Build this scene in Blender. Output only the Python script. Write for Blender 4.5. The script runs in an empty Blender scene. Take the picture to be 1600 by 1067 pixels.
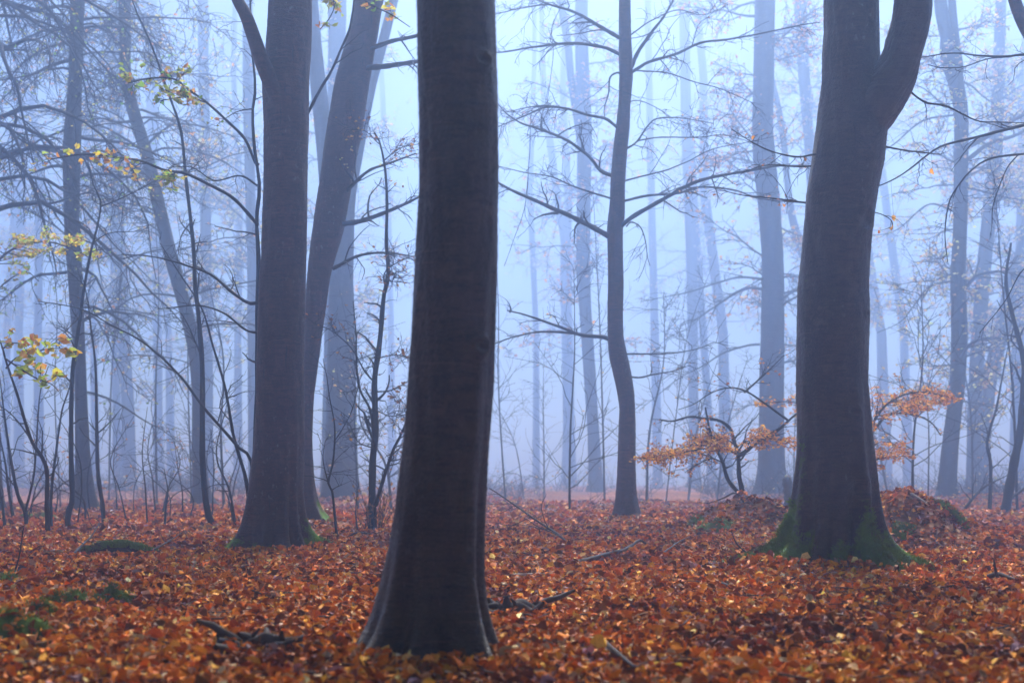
import bpy, math
import numpy as np
from mathutils import Vector

# ------------------------------------------------------------------ camera, sky, sun, exposure
SC = bpy.context.scene
COL = SC.collection
F = 1600 * 50 / 36.0            # focal length in photo pixels
HY = 720.0                      # horizon row of the photo
EYE = 1.0

cd = bpy.data.cameras.new('camera')
cam = bpy.data.objects.new('camera', cd); COL.objects.link(cam)
cd.lens = 50; cd.sensor_width = 36; cd.shift_y = (HY - 533.5) / 1600
cd.clip_start = 0.1; cd.clip_end = 2000
cam.location = (0, 0, EYE); cam.rotation_euler = (math.radians(90), 0, 0)
cd.dof.use_dof = True; cd.dof.focus_distance = 15.0; cd.dof.aperture_fstop = 2.0
SC.camera = cam

SUN_EL, SUN_AZ = math.radians(52.5), math.radians(6)     # azimuth from +Y towards +X
W = bpy.data.worlds.new('World'); SC.world = W; W.use_nodes = True
nt = W.node_tree
bg = nt.nodes['Background']
sky = nt.nodes.new('ShaderNodeTexSky'); sky.sky_type = 'NISHITA'; sky.sun_disc = False
sky.sun_elevation = SUN_EL; sky.sun_rotation = SUN_AZ
sky.air_density = 1.0; sky.dust_density = 1.0; sky.ozone_density = 4.0
nt.links.new(sky.outputs[0], bg.inputs[0]); bg.inputs[1].default_value = 0.045

sl = bpy.data.lights.new('sun', 'SUN'); sl.energy = 5.0; sl.angle = math.radians(20); sl.color = (1.0, 0.93, 0.84)
sun = bpy.data.objects.new('sun', sl); COL.objects.link(sun)
sdir = Vector((math.sin(SUN_AZ) * math.cos(SUN_EL), math.cos(SUN_AZ) * math.cos(SUN_EL), math.sin(SUN_EL)))
sun.rotation_euler = sdir.to_track_quat('Z', 'Y').to_euler(); sun.location = (0, 0, 60)

SC.view_settings.view_transform = 'Standard'; SC.view_settings.look = 'None'
SC.view_settings.exposure = 1.45; SC.view_settings.gamma = 1.0
HAZE_DENSITY, HAZE_G, HAZE_COL = 0.0108, 0.86, (0.51, 0.69, 1.0)

SC.render.engine = 'CYCLES'
SC.cycles.use_denoising = True
SC.cycles.max_bounces = 8; SC.cycles.diffuse_bounces = 2; SC.cycles.glossy_bounces = 2
SC.cycles.volume_bounces = 3; SC.cycles.transmission_bounces = 2; SC.cycles.transparent_max_bounces = 8
SC.cycles.sample_clamp_indirect = 6

# ------------------------------------------------------------------ small helpers
def P(px, py, d):
    """point seen at photo pixel (px, py), d metres in front of the camera"""
    return np.array([(px - 800) * d / F, d, EYE - (py - HY) * d / F])

def mesh_obj(name, V, faces, mat, parent=None, loc=None, col=None, attrs=None, smooth=True):
    """faces: list of int arrays (each (m, 3) or (m, 4)); V in world space, stored relative to loc"""
    V = np.asarray(V, np.float32)
    if loc is not None: V = V - np.asarray(loc, np.float32)
    me = bpy.data.meshes.new(name)
    me.vertices.add(len(V)); me.vertices.foreach_set('co', V.ravel())
    faces = [np.asarray(f, np.int32) for f in faces if len(f)]
    nl = sum(f.size for f in faces); nf = sum(len(f) for f in faces)
    me.loops.add(nl); me.polygons.add(nf)
    me.loops.foreach_set('vertex_index', np.concatenate([f.ravel() for f in faces]))
    tot = np.concatenate([np.full(len(f), f.shape[1], np.int32) for f in faces])
    me.polygons.foreach_set('loop_start', np.concatenate([[0], np.cumsum(tot)[:-1]]).astype(np.int32))
    me.polygons.foreach_set('loop_total', tot)
    me.polygons.foreach_set('use_smooth', np.full(nf, smooth))
    if col is not None:
        a = me.color_attributes.new('Col', 'FLOAT_COLOR', 'POINT')
        c = np.ones((len(V), 4), np.float32); c[:, :3] = col
        a.data.foreach_set('color', c.ravel())
    for k, v in (attrs or {}).items():
        a = me.attributes.new(k, 'FLOAT', 'POINT'); a.data.foreach_set('value', np.asarray(v, np.float32))
    me.update(calc_edges=True); me.validate()
    me.materials.append(mat)
    o = bpy.data.objects.new(name, me); COL.objects.link(o)
    if parent is not None: o.parent = parent
    elif loc is not None: o.location = loc
    return o

def tag(o, label, cat, group=None):
    o['label'] = label; o['category'] = cat
    if group: o['group'] = group
    return o

def thing(name, label, cat, loc, group=None):
    o = bpy.data.objects.new(name, None); COL.objects.link(o)
    o.location = loc; o.empty_display_size = 0.2
    return tag(o, label, cat, group)

class MB:
    """collects tubes, grids and leaves into one mesh"""
    def __init__(s): s.V, s.F4, s.F3, s.C, s.n = [], [], [], [], 0
    def add(s, V, f4=None, f3=None, col=None):
        V = np.asarray(V, float).reshape(-1, 3)
        if f4 is not None and len(f4): s.F4.append(np.asarray(f4) + s.n)
        if f3 is not None and len(f3): s.F3.append(np.asarray(f3) + s.n)
        s.V.append(V); s.n += len(V)
        if col is not None: s.C.append(col)
    def tubes(s, Pt, R, sides=4):
        """Pt (T, n, 3), R (T, n): open tapered tubes with the tip closed to a point by its radius"""
        Pt = np.asarray(Pt, float); R = np.asarray(R, float)
        T, n, _ = Pt.shape
        if T == 0: return
        tan = np.gradient(Pt, axis=1); tan /= np.linalg.norm(tan, axis=2, keepdims=True) + 1e-9
        mean = Pt[:, -1] - Pt[:, 0]
        ref = np.where(np.abs(mean[:, 2:3]) > 0.75 * np.linalg.norm(mean, axis=1, keepdims=True), np.array([[0.3, 1.0, 0]]), np.array([[0, 0.2, 1.0]]))[:, None, :]
        u = np.cross(tan, ref); u /= np.linalg.norm(u, axis=2, keepdims=True) + 1e-9
        v = np.cross(tan, u)
        a = np.arange(sides) * 2 * math.pi / sides
        V = Pt[:, :, None, :] + R[:, :, None, None] * (u[:, :, None, :] * np.cos(a)[None, None, :, None] + v[:, :, None, :] * np.sin(a)[None, None, :, None])
        i = np.arange(n - 1)[:, None] * sides; k = np.arange(sides)[None]; k2 = (k + 1) % sides
        q = np.stack([i + k, i + k2, i + sides + k2, i + sides + k], -1).reshape(-1, 4)
        q = (q[None] + (np.arange(T) * n * sides)[:, None, None]).reshape(-1, 4)
        s.add(V, q)
    def leaves(s, Cn, size, rng, col, flat=0.5, curl=0.25, up=None, hang=False):
        """ovate leaves folded along the midrib, one per centre"""
        Cn = np.asarray(Cn, float); N = len(Cn)
        if N == 0: return
        size = np.broadcast_to(size, (N,))
        nrm = rng.normal(size=(N, 3)) * flat + np.array([0, 0, 1.0]) * (1 if not hang else 0.15)
        nrm /= np.linalg.norm(nrm, axis=1, keepdims=True)
        ax = rng.normal(size=(N, 3))
        if hang: ax = ax * 0.5 + np.array([0, 0, -1.0])
        ax -= nrm * (ax * nrm).sum(1, keepdims=True); ax /= np.linalg.norm(ax, axis=1, keepdims=True) + 1e-9
        sd = np.cross(nrm, ax)
        c = curl * rng.normal(0.2, 1.0, N)[:, None]; f = (0.12 + np.abs(rng.normal(0, 0.16, N)))[:, None] * np.sign(rng.normal(0.4, 1, N))[:, None]
        w = rng.uniform(0.26, 0.36, N)[:, None]
        S = size[:, None]
        def pt(y, x, z): return Cn + S * (ax * (y - 0.5) + sd * x + nrm * z)
        z0 = 0 * c
        V = np.stack([pt(0.0, 0, z0), pt(0.5, 0, -c * 0.25), pt(1.0, 0, c * 0.5),
                      pt(0.28, -w, f), pt(0.68, -w * 0.85, f + c * 0.15), pt(0.28, w, f), pt(0.68, w * 0.85, f - c * 0.1)], 1)
        t = np.array([[0, 1, 3], [3, 1, 4], [4, 1, 2], [0, 5, 1], [5, 6, 1], [6, 2, 1]])
        t = (t[None] + (np.arange(N) * 7)[:, None, None]).reshape(-1, 3)
        s.add(V, f3=t, col=np.repeat(np.asarray(col, np.float32), 7, axis=0))
    def build(s, name, mat, parent=None, loc=None, attrs=None, smooth=True):
        if not s.V: return None
        V = np.concatenate(s.V)
        fs = []
        if s.F4: fs.append(np.concatenate(s.F4))
        if s.F3: fs.append(np.concatenate(s.F3))
        return mesh_obj(name, V, fs, mat, parent, loc, np.concatenate(s.C) if s.C else None, attrs, smooth)

def spline(pts, n):
    """Catmull-Rom through the rows of pts, n samples evenly spread along its length"""
    p = np.asarray(pts, float)
    if len(p) == 2: return p[0] + (p[1] - p[0]) * np.linspace(0, 1, n)[:, None]
    q = np.vstack([2 * p[0] - p[1], p, 2 * p[-1] - p[-2]])
    out = []
    for i in range(1, len(q) - 2):
        t = np.linspace(0, 1, 12, endpoint=False)[:, None]
        a, b, c, d = q[i - 1], q[i], q[i + 1], q[i + 2]
        out.append(0.5 * (2 * b + (c - a) * t + (2 * a - 5 * b + 4 * c - d) * t ** 2 + (3 * b - 3 * c + d - a) * t ** 3))
    o = np.vstack(out + [p[-1:]])
    s = np.concatenate([[0], np.cumsum(np.linalg.norm(np.diff(o[:, :3], axis=0), axis=1))])
    u = np.linspace(0, s[-1], n)
    return np.stack([np.interp(u, s, o[:, k]) for k in range(o.shape[1])], 1)

def spawn(Pt, R, m, rng, length, ang=(35, 65), flat=0.35, wig=0.16, droop=0.0, smin=0.15, n=6, rfrac=0.5, rmin=0.003, taper=True, smax=1.0):
    """m child twigs on every parent path; length (lo, hi) metres; all at once"""
    Pt = np.asarray(Pt, float); T, k, _ = Pt.shape
    s = rng.uniform(smin, smax, (T, m)); f = s * (k - 1); i = np.minimum(f.astype(int), k - 2); fr = (f - i)[..., None]
    rows = np.arange(T)[:, None]
    A = Pt[rows, i]; B = Pt[rows, i + 1]
    st = A + (B - A) * fr
    t = B - A; t /= np.linalg.norm(t, axis=2, keepdims=True) + 1e-9
    r = R[rows, i] + (R[rows, i + 1] - R[rows, i]) * fr[..., 0]
    sd = rng.normal(size=st.shape) * np.array([1, 1, flat]); sd -= t * (sd * t).sum(2, keepdims=True)
    sd /= np.linalg.norm(sd, axis=2, keepdims=True) + 1e-9
    a = np.radians(rng.uniform(ang[0], ang[1], (T, m)))[..., None]
    d = (t * np.cos(a) + sd * np.sin(a)).reshape(-1, 3)
    L = rng.uniform(length[0], length[1], (T, m))
    if taper: L = L * (1.15 - 0.7 * s)
    L = L.reshape(-1); st = st.reshape(-1, 3); r = r.reshape(-1)
    Pn = np.zeros((len(L), n, 3)); Pn[:, 0] = st
    for j in range(1, n):
        d = d + rng.normal(size=d.shape) * wig * np.array([1, 1, 0.8]); d[:, 2] -= droop / n
        d /= np.linalg.norm(d, axis=1, keepdims=True)
        Pn[:, j] = Pn[:, j - 1] + d * (L / (n - 1))[:, None]
    r0 = np.maximum(r * rfrac, rmin)
    Rn = r0[:, None] * np.linspace(1, 0.35, n)[None]; Rn = np.maximum(Rn, rmin * 0.6)
    return Pn, Rn

def along(Pt, m, rng, smin=0.2):
    """m random points on every path"""
    T, k, _ = Pt.shape
    f = rng.uniform(smin, 1, (T, m)) * (k - 1); i = np.minimum(f.astype(int), k - 2); rows = np.arange(T)[:, None]
    return (Pt[rows, i] + (Pt[rows, i + 1] - Pt[rows, i]) * (f - i)[..., None]).reshape(-1, 3)

# ------------------------------------------------------------------ lie of the land
def gh(x, y):
    x = np.asarray(x, float); y = np.asarray(y, float)
    z = 0.03 * np.sin(0.9 * x + 0.4 * y + 1) + 0.025 * np.sin(1.7 * y - 0.8 * x) + 0.015 * np.sin(2.9 * x + 2.3 * y + 2)
    z = z * np.clip((y - 3) / 6, 0, 1)
    m1 = np.exp(-np.abs((x - 3.35) / 0.78) ** 2.4 - np.abs((y - 20.0) / 1.0) ** 2.4)
    m2 = np.exp(-np.abs((x - 4.98) / 0.72) ** 2.2 - np.abs((y - 18.0) / 0.9) ** 2.4)
    m3 = np.exp(-((x + 2.85) / 0.5) ** 2 - ((y - 8.5) / 0.55) ** 2)
    m4 = np.exp(-((x + 3.1) / 0.55) ** 2 - ((y - 10.8) / 0.6) ** 2)
    lump = 1 + 0.12 * np.sin(5 * x + 3 * y) + 0.08 * np.sin(9 * x - 7 * y)
    z = z - 0.014 * np.clip(y - 24, 0, None)          # the floor dips gently away into the fog
    z = z + np.clip((y - 30) / 20, 0, 1) * (0.16 * np.sin(0.33 * x + 0.21 * y) + 0.10 * np.sin(0.71 * x - 0.4 * y + 2))
    for bx, by, br, bh in ((-0.42, 7.35, 0.55, .006), (2.97, 13.2, 0.85, .016), (-2.75, 16.6, 0.8, .025)):      # leaves banked against the roots
        a = np.arctan2(y - by, x - bx); r = np.hypot(x - bx, y - by)
        z = z + bh * np.exp(-(r / br) ** 2) * (1 + 0.7 * np.sin(5 * a + bx) + 0.5 * np.sin(9 * a + 2))
    return z + 0.44 * m1 * lump + 0.58 * m2 * lump + 0.09 * m3 + 0.10 * m4

# ------------------------------------------------------------------ materials
def mat_new(name):
    m = bpy.data.materials.new(name); m.use_nodes = True
    return m, m.node_tree, m.node_tree.nodes['Principled BSDF']

def N(t, typ, **kw):
    n = t.nodes.new(typ)
    for k, v in kw.items():
        if k in n.inputs: n.inputs[k].default_value = v
        else: setattr(n, k, v)
    return n

def mixc(t, fac, a, b):
    m = t.nodes.new('ShaderNodeMix'); m.data_type = 'RGBA'
    for sock, v in ((m.inputs[0], fac), (m.inputs[6], a), (m.inputs[7], b)):
        if isinstance(v, bpy.types.NodeSocket): t.links.new(v, sock)
        else: sock.default_value = v if not isinstance(v, tuple) else (*v, 1)
    return m.outputs[2]

def ramp(t, src, a, b):
    r = t.nodes.new('ShaderNodeMapRange'); r.inputs[1].default_value = a; r.inputs[2].default_value = b
    t.links.new(src, r.inputs[0]); return r.outputs[0]

def ramp2(t, src, a, b, c, d):
    r = t.nodes.new('ShaderNodeMapRange'); r.inputs[1].default_value = a; r.inputs[2].default_value = b
    r.inputs[3].default_value = c; r.inputs[4].default_value = d
    t.links.new(src, r.inputs[0]); return r.outputs[0]

def noise(t, scale, stretch=(1, 1, 1), detail=4, rough=0.55):
    tc = t.nodes.new('ShaderNodeTexCoord'); mp = t.nodes.new('ShaderNodeMapping'); mp.inputs['Scale'].default_value = stretch
    oi = t.nodes.new('ShaderNodeObjectInfo'); ad = t.nodes.new('ShaderNodeVectorMath'); ad.operation = 'ADD'
    sc = t.nodes.new('ShaderNodeVectorMath'); sc.operation = 'SCALE'; sc.inputs[0].default_value = (31, 17, 11)
    t.links.new(oi.outputs['Random'], sc.inputs['Scale'])
    t.links.new(tc.outputs['Object'], ad.inputs[0]); t.links.new(sc.outputs[0], ad.inputs[1])
    t.links.new(ad.outputs[0], mp.inputs[0])
    n = t.nodes.new('ShaderNodeTexNoise'); n.inputs['Scale'].default_value = scale; n.inputs['Detail'].default_value = detail; n.inputs['Roughness'].default_value = rough
    t.links.new(mp.outputs[0], n.inputs['Vector'])
    return n.outputs['Fac']

def bark(name, dark, light, rough=0.5, crack=0.5, spec=0.2):
    m, t, b = mat_new(name)
    big = noise(t, 2.6, (1, 1, 0.45), 6, 0.6)
    blot = noise(t, 6.5, (1, 1, 0.7), 6, 0.7)
    streak = noise(t, 4.0, (4, 4, 0.22), 4, 0.6)
    band = noise(t, 2.6, (2.2, 2.2, 11), 6, 0.72)          # beech bark: fine level wrinkles
    grain = noise(t, 48, (1, 1, 1.6), 4, 0.75)
    vert = noise(t, 5.0, (7, 7, 0.55), 3, 0.5)
    spots = noise(t, 26, (1, 1, 0.6), 3, 0.5)
    c = mixc(t, ramp(t, big, 0.38, 0.62), dark, light)
    c = mixc(t, ramp2(t, blot, 0.50, 0.62, 0, 0.85), c, tuple(v * k for v, k in zip(light, (1.75, 1.8, 1.8))))
    c = mixc(t, ramp2(t, noise(t, 1.7, (1, 1, 0.5), 6, 0.65), 0.52, 0.62, 0, 0.6), c, tuple(v * k for v, k in zip(light, (0.75, 1.1, 0.55))))   # algae
    c = mixc(t, ramp2(t, streak, 0.50, 0.64, 0, 0.25), c, tuple(0.6 * v for v in dark))
    c = mixc(t, ramp2(t, band, 0.48, 0.60, 0, 0.9), c, tuple(0.4 * v for v in dark))
    c = mixc(t, ramp2(t, noise(t, 1.5, (2.0, 2.0, 26), 3, 0.5), 0.64, 0.70, 0, 0.7), c, tuple(2.1 * v for v in light))   # level scars
    c = mixc(t, ramp2(t, grain, 0.42, 0.66, 0, 0.55), c, tuple(1.7 * v for v in light))
    g = t.nodes.new('ShaderNodeMath'); g.operation = 'MULTIPLY'; g.inputs[1].default_value = crack
    t.links.new(ramp(t, vert, 0.66, 0.72), g.inputs[0])
    c = mixc(t, g.outputs[0], c, (0.008, 0.006, 0.006))
    s = t.nodes.new('ShaderNodeMath'); s.operation = 'MULTIPLY'; sm_ = t.nodes.new('ShaderNodeMath'); sm_.operation = 'MULTIPLY'; sm_.inputs[1].default_value = 0.75
    t.links.new(ramp(t, noise(t, 1.3, (1, 1, 0.6), 4), 0.5, 0.66), sm_.inputs[0]); t.links.new(sm_.outputs[0], s.inputs[1])
    t.links.new(ramp(t, spots, 0.62, 0.70), s.inputs[0])
    c = mixc(t, s.outputs[0], c, (0.16, 0.16, 0.145))       # lichen flecks
    at = t.nodes.new('ShaderNodeAttribute'); at.attribute_name = 'moss'
    mn = noise(t, 9, (1, 1, 1), 5, 0.7)
    ms = t.nodes.new('ShaderNodeMath'); ms.operation = 'MULTIPLY_ADD'; ms.inputs[1].default_value = 1.5
    t.links.new(mn, ms.inputs[0])
    t.links.new(at.outputs['Fac'], ms.inputs[2])
    mf = ramp(t, ms.outputs[0], 1.02, 1.3)
    mcol = mixc(t, noise(t, 70, (1, 1, 1), 3, 0.7), (0.04, 0.10, 0.005), (0.17, 0.32, 0.015))
    c = mixc(t, mf, c, mcol)
    t.links.new(c, b.inputs['Base Color'])
    rr = t.nodes.new('ShaderNodeMath'); rr.operation = 'MULTIPLY_ADD'; rr.inputs[1].default_value = 0.5; rr.inputs[2].default_value = rough
    t.links.new(mf, rr.inputs[0]); t.links.new(rr.outputs[0], b.inputs['Roughness'])
    b.inputs['Specular IOR Level'].default_value = spec
    h = t.nodes.new('ShaderNodeMath'); h.operation = 'ADD'; t.links.new(band, h.inputs[0]); t.links.new(grain, h.inputs[1])
    h2 = t.nodes.new('ShaderNodeMath'); h2.operation = 'SUBTRACT'; t.links.new(h.outputs[0], h2.inputs[0]); t.links.new(g.outputs[0], h2.inputs[1])
    bp = t.nodes.new('ShaderNodeBump'); bp.inputs['Strength'].default_value = 0.8; bp.inputs['Distance'].default_value = 0.03
    t.links.new(h2.outputs[0], bp.inputs['Height']); t.links.new(bp.outputs[0], b.inputs['Normal'])
    return m

M_BARK = bark('wet_beech_bark', (0.008, 0.004, 0.0025), (0.044, 0.026, 0.017), 0.36, 0.3, 0.42)
M_BARK2 = bark('brown_beech_bark', (0.026, 0.009, 0.005), (0.056, 0.022, 0.013), 0.48, 0.9, 0.25)
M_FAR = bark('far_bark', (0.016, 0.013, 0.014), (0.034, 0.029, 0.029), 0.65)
def plain(name, c, rough=0.7, var=0.5):
    m, t, b = mat_new(name)
    t.links.new(mixc(t, noise(t, 14, (1, 1, 1), 4, 0.6), tuple(v * (1 - var) for v in c), tuple(v * (1 + var) for v in c)), b.inputs['Base Color'])
    b.inputs['Roughness'].default_value = rough; b.inputs['Specular IOR Level'].default_value = 0.15
    return m
M_TWIG = plain('twig_bark', (0.014, 0.010, 0.010), 0.8)
M_WOOD = plain('rotten_wood', (0.045, 0.032, 0.026), 0.75, 0.7)
M_PALEWOOD = plain('pale_broken_wood', (0.34, 0.27, 0.20), 0.7, 0.3)

def leafmat(name, rough=0.45, trans=0.0, spec=0.2):
    m, t, b = mat_new(name)
    a = t.nodes.new('ShaderNodeAttribute'); a.attribute_name = 'Col'
    nz = noise(t, 90, (1, 1, 1), 3, 0.6)
    hs = t.nodes.new('ShaderNodeHueSaturation'); t.links.new(a.outputs['Color'], hs.inputs['Color'])
    t.links.new(ramp2(t, nz, 0.3, 0.7, 0.72, 1.2), hs.inputs['Value'])
    t.links.new(hs.outputs[0], b.inputs['Base Color'])
    b.inputs['Roughness'].default_value = rough; b.inputs['Specular IOR Level'].default_value = spec
    if trans:
        tr = t.nodes.new('ShaderNodeBsdfTranslucent'); t.links.new(hs.outputs[0], tr.inputs[0])
        mx = t.nodes.new('ShaderNodeMixShader'); mx.inputs[0].default_value = trans
        t.links.new(b.outputs[0], mx.inputs[1]); t.links.new(tr.outputs[0], mx.inputs[2])
        t.links.new(mx.outputs[0], t.nodes['Material Output'].inputs['Surface'])
    return m
M_LITTER = leafmat('fallen_leaf', 0.55, 0.0, 0.07)
M_LEAF = leafmat('tree_leaf', 0.5, 0.6)

def mossmat():
    m, t, b = mat_new('moss')
    c = mixc(t, noise(t, 60, (1, 1, 1), 4, 0.7), (0.04, 0.095, 0.006), (0.19, 0.32, 0.02))
    c = mixc(t, ramp(t, noise(t, 6, (1, 1, 1), 3), 0.55, 0.7), c, (0.10, 0.05, 0.02))
    t.links.new(c, b.inputs['Base Color']); b.inputs['Roughness'].default_value = 1.0
    bp = t.nodes.new('ShaderNodeBump'); bp.inputs['Strength'].default_value = 1; bp.inputs['Distance'].default_value = 0.02
    t.links.new(noise(t, 80, (1, 1, 1), 3, 0.7), bp.inputs['Height']); t.links.new(bp.outputs[0], b.inputs['Normal'])
    return m
M_MOSS = mossmat()

def groundmat():
    m, t, b = mat_new('leaf_mould')
    tc = t.nodes.new('ShaderNodeTexCoord')
    v = t.nodes.new('ShaderNodeTexVoronoi'); v.inputs['Scale'].default_value = 15; t.links.new(tc.outputs['Object'], v.inputs['Vector'])
    sep = t.nodes.new('ShaderNodeSeparateColor'); t.links.new(v.outputs['Color'], sep.inputs[0])
    c = mixc(t, sep.outputs[0], (0.10, 0.030, 0.010), (0.36, 0.11, 0.03))
    c = mixc(t, ramp(t, sep.outputs[1], 0.8, 0.85), c, (0.38, 0.22, 0.13))
    c = mixc(t, ramp(t, noise(t, 0.5, (1, 1, 1), 4), 0.5, 0.7), c, (0.10, 0.045, 0.025))
    t.links.new(c, b.inputs['Base Color']); b.inputs['Roughness'].default_value = 0.95; b.inputs['Specular IOR Level'].default_value = 0.02
    bp = t.nodes.new('ShaderNodeBump'); bp.inputs['Strength'].default_value = 0.8; bp.inputs['Distance'].default_value = 0.03
    t.links.new(v.outputs['Distance'], bp.inputs['Height']); t.links.new(bp.outputs[0], b.inputs['Normal'])
    return m
M_GROUND = groundmat()

# ------------------------------------------------------------------ ground and its leaves
def build_ground():
    ys = np.concatenate([np.linspace(-12, 5, 18), np.linspace(5.1, 24, 210), np.linspace(24.3, 60, 90), np.linspace(61, 165, 40)])
    xs = np.concatenate([np.linspace(-95, -14, 40), np.linspace(-13.8, 13.8, 200), np.linspace(14, 95, 40)])
    X, Y = np.meshgrid(xs, ys); Z = gh(X, Y)
    nx, ny = len(xs), len(ys)
    i = np.arange(ny - 1)[:, None] * nx; k = np.arange(nx - 1)[None]
    q = np.stack([i + k, i + k + 1, i + nx + k + 1, i + nx + k], -1).reshape(-1, 4)
    o = mesh_obj('ground', np.stack([X, Y, Z], -1).reshape(-1, 3), [q], M_GROUND)
    o['kind'] = 'structure'
build_ground()

LC = np.array([[0.60, 0.155, 0.016], [0.54, 0.115, 0.012], [0.66, 0.21, 0.025], [0.40, 0.085, 0.010], [0.22, 0.05, 0.010],
               [0.12, 0.034, 0.012], [0.72, 0.25, 0.07], [0.66, 0.32, 0.20], [0.72, 0.27, 0.03], [0.36, 0.20, 0.19]])
LP = np.array([0.17, 0.17, 0.11, 0.15, 0.14, 0.11, 0.045, 0.035, 0.012, 0.06])
def leaf_cols(rng, n, pal=LC, p=LP, sat=0.18):
    if len(p) != len(pal): p = np.ones(len(pal))
    c = pal[rng.choice(len(pal), n, p=p / p.sum())]
    return np.clip(c * (1.0 if pal is not LC else np.array([1.3, 1.55, 0.85])) * rng.normal(1, sat, (n, 1)) * rng.normal(1, 0.06, (n, 3)), 0.004, 0.8)

def build_litter():
    rng = np.random.default_rng(11); mb = MB()
    bands = [(4.6, 9, 680, 0.054), (9, 14, 560, 0.055), (14, 20, 380, 0.062), (20, 30, 130, 0.085), (30, 46, 45, 0.11)]
    for y0, y1, dens, sz in bands:
        hw = 0.36 * y1 * 1.08 + 2.6
        n = int(dens * (y1 - y0) * 2 * hw)
        y = rng.uniform(y0, y1, n); x = rng.uniform(-hw, hw, n)
        k = np.abs(x) < 0.36 * y * 1.08 + 2.6; x, y = x[k], y[k]; n = len(x)
        z = gh(x, y) + rng.uniform(0.0, 0.05, n) * rng.uniform(0.2, 1, n)
        size = sz * np.clip(rng.lognormal(-0.03, 0.36, n), 0.4, 1.9)
        col = leaf_cols(rng, n)
        wet = np.sin(2.1 * x + 1.3 * y) + np.sin(3.7 * x - 2.9 * y + 1) + np.sin(6.1 * x + 4.7 * y + 2) * .8 + np.sin(1.1 * y - 0.7 * x)
        k = (wet + rng.normal(0, 0.9, n)) > 1.7           # matted, rotting patches
        col[k] = leaf_cols(rng, int(k.sum()), LC[[4, 5, 3, 9]], np.array([.45, .25, .2, .1]))
        mb.leaves(np.stack([x, y, z], 1), size, rng, col, flat=0.5, curl=0.38)
    for bx, by, br in ((-0.42, 7.35, 0.42), (2.97, 13.2, 0.6), (-2.75, 16.6, 0.6)):        # leaves leaning on the root flares
        n = 420; a = rng.uniform(math.pi, 2 * math.pi, n); r = br * rng.uniform(0.8, 1.5, n)
        x, y = bx + r * np.cos(a), by + r * np.sin(a); z = gh(x, y) + rng.uniform(0.01, 0.07, n)
        mb.leaves(np.stack([x, y, z], 1), 0.068 * rng.uniform(0.6, 1.4, n), rng, leaf_cols(rng, n), flat=1.0, curl=0.4)
    o = mb.build('fallen_leaves', M_LITTER, smooth=False)
    o['kind'] = 'stuff'; o['label'] = 'carpet of fallen orange and brown beech leaves over the forest floor'
build_litter()

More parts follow.
